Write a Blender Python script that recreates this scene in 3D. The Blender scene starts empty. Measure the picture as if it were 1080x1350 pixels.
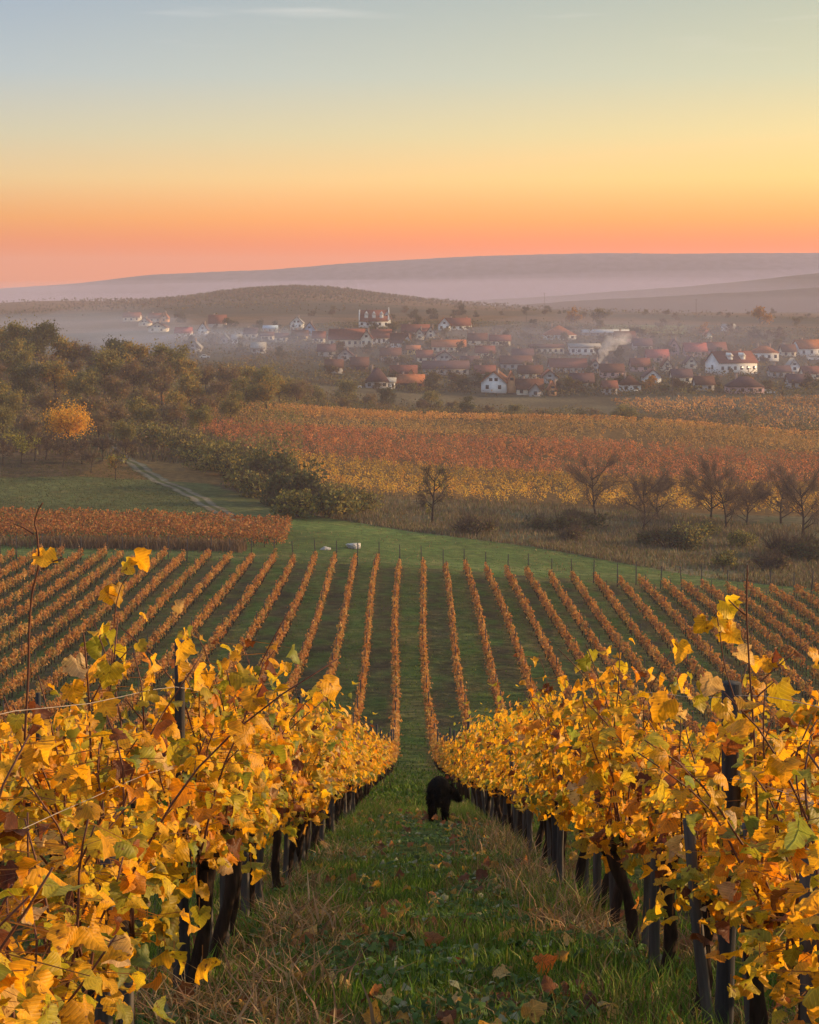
import bpy, math, random
import numpy as np
from mathutils import Vector, Matrix

R = math.radians
SC = bpy.context.scene
COL = SC.collection
random.seed(7)
rng = np.random.default_rng(7)

# ------------------------------------------------------------------ camera
F = 2100.0            # focal length in pixels of a 1080 px wide frame
HZ = 385.0            # eye-level horizon row in that frame
cam_d = bpy.data.cameras.new("camera")
cam = bpy.data.objects.new("camera", cam_d)
COL.objects.link(cam)
cam.location = (0, 0, 0)                       # the eye is the origin; the slope falls away below it
cam.rotation_euler = (R(90), 0, 0)
cam_d.sensor_fit = 'HORIZONTAL'
cam_d.sensor_width = 36.0
cam_d.lens = F / 1080 * 36.0
cam_d.shift_y = -(675 - HZ) / 1080
cam_d.clip_start = 0.1
cam_d.clip_end = 20000
SC.camera = cam

# ------------------------------------------------------------------ sun, sky, exposure
SUN_AZ, SUN_EL = 72.0, 12.0                    # degrees right of the view, above the horizon
sv = Vector((math.sin(R(SUN_AZ)) * math.cos(R(SUN_EL)), math.cos(R(SUN_AZ)) * math.cos(R(SUN_EL)), math.sin(R(SUN_EL))))
sun_d = bpy.data.lights.new("sun", 'SUN')
sun_d.energy = 5.0
sun_d.angle = R(0.6)
sun_d.color = (1.0, 0.66, 0.34)
sun = bpy.data.objects.new("sun", sun_d)
COL.objects.link(sun)
sun.rotation_euler = sv.to_track_quat('Z', 'Y').to_euler()

w = bpy.data.worlds.new("World")
SC.world = w
w.use_nodes = True
nt = w.node_tree
nt.nodes.clear()
N = nt.nodes.new
L = nt.links.new


def wmath(op, a, b=None, c=None):
    n = N('ShaderNodeMath'); n.operation = op
    for i, v in enumerate((a, b, c)):
        if v is None:
            continue
        if isinstance(v, (int, float)):
            n.inputs[i].default_value = v
        else:
            L(v, n.inputs[i])
    return n.outputs[0]


tc = N('ShaderNodeTexCoord')
vn = N('ShaderNodeVectorMath'); vn.operation = 'NORMALIZE'
L(tc.outputs['Generated'], vn.inputs[0])
sep = N('ShaderNodeSeparateXYZ'); L(vn.outputs[0], sep.inputs[0])
elev = wmath('MULTIPLY', wmath('ARCSINE', sep.outputs[2]), 180 / math.pi)
ramp = N('ShaderNodeValToRGB')
L(wmath('DIVIDE', wmath('ADD', elev, 2.0), 62.0), ramp.inputs[0])
stops = [(-2, (.70, .15, .04)), (1.0, (.84, .15, .0)), (1.7, (.84, .155, .0)), (2.6, (.85, .29, .03)),
         (4.0, (.77, .48, .175)), (5.6, (.59, .50, .285)), (7.7, (.42, .45, .39)), (10.4, (.315, .37, .38)),
         (20, (.34, .41, .44)), (60, (.30, .39, .50))]
cr = ramp.color_ramp
while len(cr.elements) < len(stops):
    cr.elements.new(0.5)
for e, (d, c) in zip(cr.elements, stops):
    e.position = (d + 2.0) / 62.0
    e.color = (*c, 1)
cr.interpolation = 'LINEAR'
dot = N('ShaderNodeVectorMath'); dot.operation = 'DOT_PRODUCT'
L(vn.outputs[0], dot.inputs[0]); dot.inputs[1].default_value = (math.sin(R(SUN_AZ)), math.cos(R(SUN_AZ)), 0)
mr = N('ShaderNodeMapRange'); L(dot.outputs['Value'], mr.inputs[0])
mr.inputs[1].default_value = 0.06; mr.inputs[2].default_value = 0.56
tint = N('ShaderNodeMix'); tint.data_type = 'RGBA'
L(mr.outputs[0], tint.inputs[0])
tint.inputs[6].default_value = (.84, .92, 1.08, 1); tint.inputs[7].default_value = (1.27, 1.16, .84, 1)
mul = N('ShaderNodeMix'); mul.data_type = 'RGBA'; mul.blend_type = 'MULTIPLY'; mul.inputs[0].default_value = 1
L(ramp.outputs[0], mul.inputs[6]); L(tint.outputs[2], mul.inputs[7])
# thin wisps of high cloud
mp = N('ShaderNodeMapping'); mp.inputs['Scale'].default_value = (5, 5, 60)
L(vn.outputs[0], mp.inputs[0])
cn = N('ShaderNodeTexNoise'); cn.inputs['Scale'].default_value = 1.6; cn.inputs['Detail'].default_value = 5
L(mp.outputs[0], cn.inputs[0])
cm = N('ShaderNodeMapRange'); L(cn.outputs[0], cm.inputs[0])
cm.inputs[1].default_value = 0.60; cm.inputs[2].default_value = 0.80; cm.inputs[4].default_value = 0.22
ch = N('ShaderNodeMapRange'); L(elev, ch.inputs[0]); ch.inputs[1].default_value = 7.5; ch.inputs[2].default_value = 10.5
cf = wmath('MULTIPLY', cm.outputs[0], ch.outputs[0])
cl = N('ShaderNodeMix'); cl.data_type = 'RGBA'
L(cf, cl.inputs[0]); L(mul.outputs[2], cl.inputs[6]); cl.inputs[7].default_value = (.85, .78, .70, 1)
sky = N('ShaderNodeTexSky'); sky.sky_type = 'NISHITA'; sky.sun_disc = False
sky.sun_elevation = R(SUN_EL); sky.sun_rotation = R(SUN_AZ)
bg1 = N('ShaderNodeBackground'); L(cl.outputs[2], bg1.inputs[0]); bg1.inputs[1].default_value = 0.95
bg2 = N('ShaderNodeBackground'); L(sky.outputs[0], bg2.inputs[0]); bg2.inputs[1].default_value = 0.006
ad = N('ShaderNodeAddShader'); L(bg1.outputs[0], ad.inputs[0]); L(bg2.outputs[0], ad.inputs[1])
wo = N('ShaderNodeOutputWorld'); L(ad.outputs[0], wo.inputs[0])

SC.view_settings.view_transform = 'Standard'
SC.view_settings.look = 'None'
SC.view_settings.exposure = 0.5
SC.view_settings.gamma = 1.0
SC.cycles.use_denoising = True
try:
    SC.cycles.denoiser = 'OPENIMAGEDENOISE'
except Exception:
    pass
SC.cycles.max_bounces = 6
SC.cycles.diffuse_bounces = 2
SC.cycles.transmission_bounces = 4
SC.cycles.volume_bounces = 1
SC.cycles.use_adaptive_sampling = True
SC.cycles.adaptive_threshold = 0.01

# ------------------------------------------------------------------ helpers


def smooth1(a, n, axis):
    k = np.exp(-0.5 * (np.arange(-3 * n, 3 * n + 1) / n) ** 2); k /= k.sum()
    pad = [(0, 0)] * a.ndim; pad[axis] = (3 * n, 3 * n)
    b = np.pad(a, pad, mode='edge')
    return np.apply_along_axis(lambda v: np.convolve(v, k, 'valid'), axis, b)


# depth of the ground below the eye, for five sight lines fanning out from the hilltop
TY = [-60, 0, 5.6, 20, 40, 60, 72, 80, 90, 100, 120, 152, 190, 230, 265, 305, 350, 400, 450, 500, 540, 620, 700, 760, 850, 950, 1200, 1500, 1700, 1950, 2300, 3000]
TV = [-.45, -.257, -.129, 0, .129, .257, .45]
c0 = [1.4, 1.6, 2.56, 6.7, 12.4, 18.1, 21.5, 22.8, 24.0, 24.6, 25.4, 26.2, 26.5, 25.7, 24, 21, 18, 18, 21, 23, 24, 25, 25, 24.5, 23.5, 22, 17, 12, 20, 33, 38, 38]
c1 = [1.4, 1.6, 2.56, 6.7, 12.4, 18.1, 21.5, 22.8, 24.0, 24.6, 25.5, 26.4, 27, 27.5, 27.1, 26, 24.5, 25, 26, 27, 27, 25.5, 24, 22.5, 21, 19, 13, 9, 20, 33, 38, 38]
c2 = [1.4, 1.6, 2.56, 6.7, 12.4, 18.1, 21.5, 22.9, 24.0, 24.6, 25.5, 26.8, 29, 30.5, 29.2, 27.8, 26.6, 33, 35, 34.6, 33.4, 28.5, 21.5, 16.5, 14.5, 13, 9.5, 9, 22, 34, 38, 38]
c3 = [1.4, 1.6, 2.56, 6.7, 12.6, 18.6, 22.2, 23.8, 25.1, 25.8, 27.1, 28.5, 30.6, 31.5, 30.4, 29.0, 27.7, 36, 37, 35, 33.8, 29.5, 23, 19.5, 17.5, 16, 16, 19, 26, 34, 38, 38]
c4 = [1.4, 1.6, 2.56, 6.7, 13.0, 19.3, 23.2, 25.0, 26.4, 27.1, 28.4, 29.2, 31.5, 32.8, 32.2, 31.3, 31.6, 39.0, 39.0, 33.0, 34.0, 31, 25.5, 22, 19.5, 18, 17.5, 19, 26, 34, 38, 38]
TT = np.array([c0, c0, c1, c2, c3, c4, c4], float)
_t = np.log(np.array(TY, float) + 75)
_tf = np.linspace(_t[0], _t[-1], 900)
_vf = np.linspace(TV[0], TV[-1], 161)
_T = np.array([np.interp(_tf, _t, r) for r in TT])
_T = smooth1(_T, 5, 1)
_T2 = np.array([np.interp(_vf, TV, _T[:, i]) for i in range(len(_tf))]).T
_T2 = smooth1(_T2, 6, 0)


def depth(X, Y):
    X = np.asarray(X, float); Y = np.asarray(Y, float)
    v = X / (np.maximum(Y, 0) + 10)
    fi = np.clip((v - _vf[0]) / (_vf[1] - _vf[0]), 0, len(_vf) - 1.001)
    fj = np.clip((np.log(np.maximum(Y, -59) + 75) - _tf[0]) / (_tf[1] - _tf[0]), 0, len(_tf) - 1.001)
    i = fi.astype(int); j = fj.astype(int); a = fi - i; b = fj - j
    d = (_T2[i, j] * (1 - a) * (1 - b) + _T2[i + 1, j] * a * (1 - b) + _T2[i, j + 1] * (1 - a) * b + _T2[i + 1, j + 1] * a * b)
    # the low wooded hill behind the village
    hx, hy = -105.0, 1500.0
    d = d - 13.0 * np.exp(-(((X - hx) / 95) ** 2 + ((Y - hy) / 330) ** 2))
    d = d - 4.0 * np.exp(-(((X + 330) / 60) ** 2 + ((Y - 1500) / 200) ** 2))
    # small undulation
    far = np.clip((Y - 150) / 100, 0, 1)
    d = d + far * (0.25 * np.sin(X * .061 + Y * .023) + 0.2 * np.sin(X * .023 - Y * .051 + 1))
    d = d + 0.03 * np.sin(X * 1.7 + Y * .9) * np.sin(Y * 1.3 - X * .6)
    return d


def gz(X, Y):
    return -depth(X, Y)


def hit(px, py, y0=3.0, y1=3000.0):
    """first ground point along a line of sight"""
    Y = np.geomspace(y0, y1, 6000)
    X = (px - 540) / F * Y
    below = (py - HZ) / F * Y >= depth(X, Y)
    if not below.any():
        k = len(Y) - 1
    else:
        k = int(np.argmax(below))
    return float(X[k]), float(Y[k]), float(gz(X[k], Y[k]))


def np_mesh(name, V, faces, col=None, mats=(), smooth=False, midx=None, luv=None):
    """faces: list of (M,k) int arrays"""
    V = np.asarray(V, np.float32)
    me = bpy.data.meshes.new(name)
    me.vertices.add(len(V)); me.vertices.foreach_set('co', V.ravel())
    faces = [np.asarray(f, np.int32) for f in faces if len(f)]
    loops = np.concatenate([f.ravel() for f in faces])
    tot = np.concatenate([np.full(len(f), f.shape[1], np.int32) for f in faces])
    st = np.concatenate([[0], np.cumsum(tot)[:-1]]).astype(np.int32)
    me.loops.add(len(loops)); me.loops.foreach_set('vertex_index', loops)
    me.polygons.add(len(tot)); me.polygons.foreach_set('loop_start', st)
    try:
        me.polygons.foreach_set('loop_total', tot)
    except Exception:
        pass
    if smooth:
        me.polygons.foreach_set('use_smooth', np.ones(len(tot), bool))
    for m in mats:
        me.materials.append(m)
    if midx is not None:
        me.polygons.foreach_set('material_index', np.asarray(midx, np.int32))
    me.update(calc_edges=True)
    if col is not None:
        ca = me.color_attributes.new('Col', 'FLOAT_COLOR', 'POINT')
        c4_ = np.ones((len(V), 4), np.float32); c4_[:, :3] = col
        ca.data.foreach_set('color', c4_.ravel())
    if luv is not None:
        la = me.color_attributes.new('Leaf', 'FLOAT_COLOR', 'POINT')
        l4_ = np.ones((len(V), 4), np.float32); l4_[:, :3] = luv
        la.data.foreach_set('color', l4_.ravel())
    me.validate()
    return me


def link(name, me, parent=None, loc=(0, 0, 0), rz=0.0, scale=1.0):
    o = bpy.data.objects.new(name, me)
    COL.objects.link(o)
    o.location = loc
    o.rotation_euler = (0, 0, rz)
    o.scale = (scale,) * 3 if isinstance(scale, (int, float)) else scale
    if parent is not None:
        o.parent = parent
    return o


def tag(o, label=None, cat=None, group=None, kind=None):
    if label: o['label'] = label
    if cat: o['category'] = cat
    if group: o['group'] = group
    if kind: o['kind'] = kind
    return o


def thing(name, label, cat, loc=(0, 0, 0), rz=0.0, group=None, scale=1.0):
    return tag(link(name, None, None, loc, rz, scale), label, cat, group)


class MB:
    """collects tubes, boxes and sheets for one mesh"""

    def __init__(s):
        s.v = []; s.f3 = []; s.f4 = []; s.c = []; s.n = 0

    def add(s, V, f3=None, f4=None, col=(1, 1, 1)):
        V = np.asarray(V, float)
        s.v.append(V)
        c = np.asarray(col, float)
        s.c.append(np.broadcast_to(c, (len(V), 3)) if c.ndim == 1 else c)
        if f3 is not None and len(f3): s.f3.append(np.asarray(f3) + s.n)
        if f4 is not None and len(f4): s.f4.append(np.asarray(f4) + s.n)
        s.n += len(V)

    def tube(s, P, rad, sides=6, col=(1, 1, 1), cap=True):
        P = np.asarray(P, float); n = len(P)
        rad = np.broadcast_to(np.asarray(rad, float), (n,))
        T = np.gradient(P, axis=0); T /= np.linalg.norm(T, axis=1)[:, None] + 1e-9
        ref = np.array([0, 0, 1.0]) if abs(T[:, 2]).mean() < .8 else np.array([1.0, 0, 0])
        A = np.cross(T, ref); A /= np.linalg.norm(A, axis=1)[:, None] + 1e-9
        B = np.cross(T, A)
        an = np.arange(sides) / sides * 2 * np.pi
        ring = (A[:, None, :] * np.cos(an)[None, :, None] + B[:, None, :] * np.sin(an)[None, :, None]) * rad[:, None, None] + P[:, None, :]
        V = ring.reshape(-1, 3)
        i, j = np.meshgrid(np.arange(n - 1), np.arange(sides), indexing='ij')
        a = i * sides + j; b = i * sides + (j + 1) % sides
        q = np.stack([a, b, b + sides, a + sides], -1).reshape(-1, 4)
        f3 = []
        if cap:
            V = np.vstack([V, P[0], P[-1]])
            k0, k1 = n * sides, n * sides + 1
            for j in range(sides):
                f3.append((k0, (j + 1) % sides, j))
                f3.append((k1, (n - 1) * sides + j, (n - 1) * sides + (j + 1) % sides))
        s.add(V, f3, q, col)

    def box(s, x0, x1, y0, y1, z0, z1, col=(1, 1, 1), M=None):
        V = np.array([(x, y, z) for z in (z0, z1) for y in (y0, y1) for x in (x0, x1)], float)
        if M is not None:
            V = V @ np.array(M.to_3x3()).T + np.array(M.translation)
        s.add(V, None, [(0, 2, 3, 1), (4, 5, 7, 6), (0, 1, 5, 4), (2, 6, 7, 3), (0, 4, 6, 2), (1, 3, 7, 5)], col)

    def mesh(s, name, mats, smooth=False):
        fs = []
        if s.f3: fs.append(np.concatenate(s.f3))
        if s.f4: fs.append(np.concatenate(s.f4))
        return np_mesh(name, np.concatenate(s.v), fs, np.concatenate(s.c), mats, smooth)


ORD = ['first', 'second', 'third', 'fourth', 'fifth', 'sixth', 'seventh', 'eighth', 'ninth', 'tenth', 'eleventh', 'twelfth',
       'thirteenth', 'fourteenth', 'fifteenth', 'sixteenth', 'seventeenth', 'eighteenth', 'nineteenth', 'twentieth',
       'twenty-first', 'twenty-second', 'twenty-third', 'twenty-fourth', 'twenty-fifth', 'twenty-sixth', 'twenty-seventh',
       'twenty-eighth', 'twenty-ninth', 'thirtieth', 'thirty-first', 'thirty-second', 'thirty-third', 'thirty-fourth', 'thirty-fifth']

# ------------------------------------------------------------------ materials


def new_mat(name):
    m = bpy.data.materials.new(name); m.use_nodes = True
    t = m.node_tree; t.nodes.clear()
    out = t.nodes.new('ShaderNodeOutputMaterial')
    return m, t, out


def principled(t, rough=.7, spec=.2):
    b = t.nodes.new('ShaderNodeBsdfPrincipled')
    b.inputs['Roughness'].default_value = rough
    b.inputs['Specular IOR Level'].default_value = spec
    return b


def noise(t, scale, detail=4, coord='Object', stretch=None):
    c = t.nodes.new('ShaderNodeTexCoord')
    n = t.nodes.new('ShaderNodeTexNoise')
    n.inputs['Scale'].default_value = scale; n.inputs['Detail'].default_value = detail
    src = c.outputs[coord]
    if stretch:
        mpn = t.nodes.new('ShaderNodeMapping'); mpn.inputs['Scale'].default_value = stretch
        t.links.new(src, mpn.inputs[0]); src = mpn.outputs[0]
    t.links.new(src, n.inputs['Vector'])
    return n.outputs[0]


def vary(t, colsock, fac, lo, hi):
    """multiply a colour by a noise remapped to lo..hi"""
    m_ = t.nodes.new('ShaderNodeMapRange'); t.links.new(fac, m_.inputs[0])
    m_.inputs[1].default_value = .3; m_.inputs[2].default_value = .7
    m_.inputs[3].default_value = lo; m_.inputs[4].default_value = hi
    x = t.nodes.new('ShaderNodeVectorMath'); x.operation = 'SCALE'
    t.links.new(colsock, x.inputs[0]); t.links.new(m_.outputs[0], x.inputs['Scale'])
    return x.outputs[0]


def bump(t, b, fac, strength, dist):
    n = t.nodes.new('ShaderNodeBump'); n.inputs['Strength'].default_value = strength; n.inputs['Distance'].default_value = dist
    t.links.new(fac, n.inputs['Height']); t.links.new(n.outputs[0], b.inputs['Normal'])


def attr_col(t):
    a = t.nodes.new('ShaderNodeAttribute'); a.attribute_name = 'Col'
    return a.outputs['Color']


def leaf_mat(name, trans=.45, rough=.5, spec=.25, tint=(1, .9, .6), nscale=0):
    m, t, out = new_mat(name)
    c = attr_col(t)
    if nscale:
        c = vary(t, c, noise(t, nscale, 4), .75, 1.2)
    b = principled(t, rough, spec); t.links.new(c, b.inputs['Base Color'])
    tr = t.nodes.new('ShaderNodeBsdfTranslucent')
    mx = t.nodes.new('ShaderNodeVectorMath'); mx.operation = 'MULTIPLY'
    t.links.new(c, mx.inputs[0]); mx.inputs[1].default_value = tint
    t.links.new(mx.outputs[0], tr.inputs['Color'])
    mix = t.nodes.new('ShaderNodeMixShader'); mix.inputs[0].default_value = trans
    t.links.new(b.outputs[0], mix.inputs[1]); t.links.new(tr.outputs[0], mix.inputs[2])
    t.links.new(mix.outputs[0], out.inputs[0])
    return m


def plain(name, col, rough=.8, spec=.2, nscale=6, lo=.7, hi=1.25, bstr=0, bdist=.02, stretch=None, attr=False):
    m, t, out = new_mat(name)
    b = principled(t, rough, spec)
    if attr:
        c = attr_col(t)
    else:
        rgb = t.nodes.new('ShaderNodeRGB'); rgb.outputs[0].default_value = (*col, 1); c = rgb.outputs[0]
    nz = noise(t, nscale, 5, stretch=stretch)
    t.links.new(vary(t, c, nz, lo, hi), b.inputs['Base Color'])
    if bstr:
        bump(t, b, nz, bstr, bdist)
    t.links.new(b.outputs[0], out.inputs[0])
    return m


def vine_leaf_mat():
    m, t, out = new_mat('vine_leaf')
    c = attr_col(t)
    la = t.nodes.new('ShaderNodeAttribute'); la.attribute_name = 'Leaf'
    sx_ = t.nodes.new('ShaderNodeSeparateColor'); t.links.new(la.outputs['Color'], sx_.inputs[0])

    def mth(op, a, b=None):
        n = t.nodes.new('ShaderNodeMath'); n.operation = op
        for i_, v in enumerate((a, b)):
            if v is None: continue
            if isinstance(v, (int, float)): n.inputs[i_].default_value = v
            else: t.links.new(v, n.inputs[i_])
        return n.outputs[0]
    ax = mth('ABSOLUTE', sx_.outputs[0])
    lat = mth('PINGPONG', mth('SUBTRACT', sx_.outputs[1], mth('MULTIPLY', ax, .85)), .085)
    vein = mth('MINIMUM', mth('MULTIPLY', lat, 1.0), mth('MULTIPLY', ax, .7))
    vm = t.nodes.new('ShaderNodeMapRange'); t.links.new(vein, vm.inputs[0])
    vm.inputs[1].default_value = .004; vm.inputs[2].default_value = .022; vm.inputs[3].default_value = 1.0; vm.inputs[4].default_value = 0.0
    # dead brown blotches with a shape of their own
    sp = t.nodes.new('ShaderNodeMapRange'); t.links.new(noise(t, 55, 5), sp.inputs[0])
    sp.inputs[1].default_value = .60; sp.inputs[2].default_value = .70
    mx1 = t.nodes.new('ShaderNodeMix'); mx1.data_type = 'RGBA'; t.links.new(sp.outputs[0], mx1.inputs[0])
    t.links.new(vary(t, c, noise(t, 26, 4), .72, 1.2), mx1.inputs[6]); mx1.inputs[7].default_value = (.16, .06, .02, 1)
    mx2 = t.nodes.new('ShaderNodeMix'); mx2.data_type = 'RGBA'; t.links.new(mth('MULTIPLY', vm.outputs[0], .6), mx2.inputs[0])
    t.links.new(mx1.outputs[2], mx2.inputs[6]); vb = t.nodes.new('ShaderNodeVectorMath'); vb.operation = 'SCALE'; vb.inputs['Scale'].default_value = 1.6; t.links.new(mx1.outputs[2], vb.inputs[0]); t.links.new(vb.outputs[0], mx2.inputs[7])
    c = mx2.outputs[2]
    b = principled(t, .5, .3); t.links.new(c, b.inputs['Base Color'])
    bump(t, b, mth('ADD', mth('MULTIPLY', vein, 2.5), mth('MULTIPLY', noise(t, 60, 3), .6)), .5, .006)
    tr = t.nodes.new('ShaderNodeBsdfTranslucent')
    mx = t.nodes.new('ShaderNodeVectorMath'); mx.operation = 'MULTIPLY'
    t.links.new(c, mx.inputs[0]); mx.inputs[1].default_value = (1, .95, .6)
    t.links.new(mx.outputs[0], tr.inputs['Color'])
    mix = t.nodes.new('ShaderNodeMixShader'); mix.inputs[0].default_value = .56
    t.links.new(b.outputs[0], mix.inputs[1]); t.links.new(tr.outputs[0], mix.inputs[2])
    t.links.new(mix.outputs[0], out.inputs[0])
    return m


M_vine = vine_leaf_mat()
M_rowleaf = leaf_mat('row_leaf', .40, .6, .15, (1, .85, .5))
M_tree = leaf_mat('tree_leaf', .30, .7, .1, (1, .95, .6))
M_grass = leaf_mat('grass_blade', .30, .6, .15, (1, 1, .5))
M_bark = plain('vine_bark', (.035, .022, .016), .9, .1, 30, .5, 1.5, .8, .02, (1, 1, .2))
M_cane = plain('vine_cane', (.13, .05, .03), .6, .25, 50, .7, 1.3)
M_stake = plain('weathered_wood', (.105, .092, .086), .85, .15, 14, .55, 1.3, .5, .01, (3, 3, .25))
M_post = plain('dark_post_wood', (.045, .042, .045), .85, .15, 14, .5, 1.5, .5, .01, (3, 3, .25))
M_wire = plain('galvanised_wire', (.35, .30, .27), .45, .5, 8)
M_trunk = plain('tree_bark', (.05, .037, .03), .95, .05, 4, .6, 1.4)
M_wall = plain('house_wall', (1, 1, 1), .9, .1, .8, .85, 1.08, attr=True)
M_roof = plain('roof_tiles', (1, 1, 1), .85, .1, 1.6, .7, 1.25, .4, .1, attr=True)
M_glass = plain('window_glass', (.03, .035, .045), .2, .5, 2)
M_dog = plain('black_fur', (.0028, .0025, .0028), .85, .04, 25, .6, 1.6)
M_rock = plain('pale_rock', (.50, .47, .45), .9, .1, 2.5, .6, 1.2, .6, .1)
M_paint = plain('white_car_paint', (.75, .75, .76), .35, .5, 2, .95, 1.03)
M_rubber = plain('black_rubber', (.02, .02, .02), .8, .2, 4)

# ground: base colour per zone in 'Col', with grass and soil mottling on top
m_ground, t, out = new_mat('ground_cover')
b = principled(t, .95, .05)
c = attr_col(t)
c = vary(t, c, noise(t, .07, 4), .75, 1.25)
c = vary(t, c, noise(t, 1.1, 6), .6, 1.4)
c = vary(t, c, noise(t, 14, 4), .6, 1.4)
t.links.new(c, b.inputs['Base Color'])
bump(t, b, noise(t, 5, 8), .8, .15)
t.links.new(b.outputs[0], out.inputs[0])
M_ground = m_ground

# ------------------------------------------------------------------ layout numbers of the vineyard
S_ROW = 2.1
X_MID = 0.12
Y_END = 156.0


def row_x(k):            # k = ..., -2, -1 | 1, 2, ...
    return X_MID + (k - .5 if k > 0 else k + .5) * S_ROW


# ------------------------------------------------------------------ ground sheet
yy = np.concatenate([np.arange(-30, 3, 1.5), np.arange(3, 30, .25), np.arange(30, 160, .7), np.geomspace(160, 900, 330), np.geomspace(905, 2900, 110)])
vv = np.linspace(-.5, .5, 331)
vv = np.sign(vv) * (np.abs(vv) / .5) ** 1.25 * .5
YY, VV = np.meshgrid(yy, vv, indexing='ij')
XX = VV * (np.maximum(YY, 0) + 34)
ZZ = gz(XX, YY)


def nz2(X, Y, s, seed=0):
    """cheap smooth value noise in -1..1"""
    r_ = np.random.default_rng(seed)
    out_ = np.zeros_like(X)
    for k in range(6):
        a = r_.uniform(0, 2 * np.pi); f_ = s * r_.uniform(.6, 1.9); p = r_.uniform(0, 6.28)
        out_ += np.sin((X * np.cos(a) + Y * np.sin(a)) * f_ + p + 1.3 * np.sin((X * np.sin(a) - Y * np.cos(a)) * f_ * .7 + p))
    return out_ / 4


def track_x(Y):          # centre line of the farm track on the left
    return np.interp(Y, [150, 178, 190, 205, 225, 250, 275, 300], [-12, -16.5, -20.2, -25.4, -33.4, -44.5, -53, -60])


def zones(X, Y):
    px = 540 + F * X / np.maximum(Y, 1)
    C = np.zeros(X.shape + (3,))
    g1 = np.array([.058, .10, .02]); g2 = np.array([.11, .10, .034]); soil = np.array([.050, .040, .024])
    n1 = nz2(X, Y, .9, 1)[..., None]; n2 = nz2(X, Y, .12, 2)[..., None]; n3 = nz2(X, Y, .02, 3)[..., None]
    base = g1 + (g2 - g1) * np.clip(.45 + .6 * n1, 0, 1)
    C[:] = base
    # vineyard aisles: every other one tilled
    k = np.floor((X - X_MID) / S_ROW + .5).astype(int)
    fr = np.abs((X - X_MID) / S_ROW + .5 - k - .5) * S_ROW
    odd = (k % 2 != 0) & (fr < .8)
    field = (Y < Y_END + 2) & (Y > -40)
    tl = np.clip(.5 + .45 * n1 + .2 * n2, .1, .9)
    C = np.where((field & odd)[..., None], C * (1 - tl) + soil * tl, C)
    under = field & (fr > .72)
    C = np.where(under[..., None], C * .4 + np.array([.10, .065, .03]) * .6, C)
    # headland and strip of mown grass
    head = (Y >= Y_END + 2)
    gh = np.array([.072, .108, .028]) * (1 + .25 * n2) + np.array([.035, .015, .008]) * np.clip(n1 + .2, 0, 1) + (np.array([.045, .03, .02]) * (np.exp(-((Y - 161 - .03 * X) / .5) ** 2) + np.exp(-((Y - 163 - .03 * X) / .5) ** 2))[..., None])
    C = np.where(head[..., None], gh, C)
    # rough dry brush right of centre
    br_edge = np.interp(px, [380, 480, 540, 700, 860, 950, 1080], [205, 197, 192, 184, 170, 163, 158])
    brush = (Y > br_edge) & (px > 385)
    C = np.where(brush[..., None], np.array([.12, .098, .055]) * (1 + .3 * n2) - np.array([.04, .0, .015]) * np.clip(n1, 0, 1), C)
    # left meadow
    mead = (Y > 186) & (px < 385)
    C = np.where(mead[..., None], np.array([.085, .098, .034]) * (1 + .25 * n2) + np.array([.04, .012, .004]) * np.clip(n1 - .2, 0, 1), C)
    wood_edge = np.interp(px, [0, 120, 190, 260, 300, 400], [222, 228, 248, 232, 222, 200])
    wood = (Y > wood_edge + 3) & (px < 420) & (X < track_x(Y) + 400) & ~((np.abs(X - track_x(Y)) < 5) & (Y < 290))
    C = np.where(wood[..., None], np.array([.075, .05, .028]) * (1 + .3 * n1), C)
    # the vineyard hill
    hill = (Y > 231) & (X > -48 + (Y - 231) * .02) & (Y < 372)
    C = np.where(hill[..., None], np.array([.15, .085, .03]) * (1 + .2 * n2), C)
    lane = np.abs(Y - (330 + X * .16 + 3 * np.sin(X * .05))) < 3.4
    C = np.where((hill & lane)[..., None], np.array([.055, .055, .028]), C)
    beyond = (Y >= 372)
    C = np.where(beyond[..., None], np.array([.11, .085, .045]) * (1 + .3 * n2), C)
    vil = (Y > 520) & (Y < 860)
    C = np.where(vil[..., None], np.array([.07, .06, .033]) * (1 + .35 * n2), C)
    # far fields: strips of stubble, vineyard and pasture
    ff = (Y >= 860)
    s_ = np.sin(Y * .016 + X * .004) + np.sin(X * .021 + Y * .006) + n3[..., 0]
    ca = np.array([.13, .075, .035]); cb = np.array([.045, .042, .025]); cc = np.array([.085, .06, .032])
    Cf = np.where((s_ > .4)[..., None], ca, np.where((s_ < -.6)[..., None], cb, cc))
    C = np.where(ff[..., None], Cf, C)
    gm = (Y > 775) & (Y < 850) & (px > 790) & (px < 905)
    C = np.where(gm[..., None], np.array([.15, .16, .05]), C)
    return np.clip(C, .004, 1)


CC = zones(XX, YY)
ny, nv = YY.shape
i, j = np.meshgrid(np.arange(ny - 1), np.arange(nv - 1), indexing='ij')
a = (i * nv + j).ravel()
fq = np.stack([a, a + 1, a + nv + 1, a + nv], -1)
me = np_mesh('ground', np.stack([XX, YY, ZZ], -1).reshape(-1, 3), [fq], CC.reshape(-1, 3), [M_ground], True)
tag(link('ground', me), kind='structure')

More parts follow.
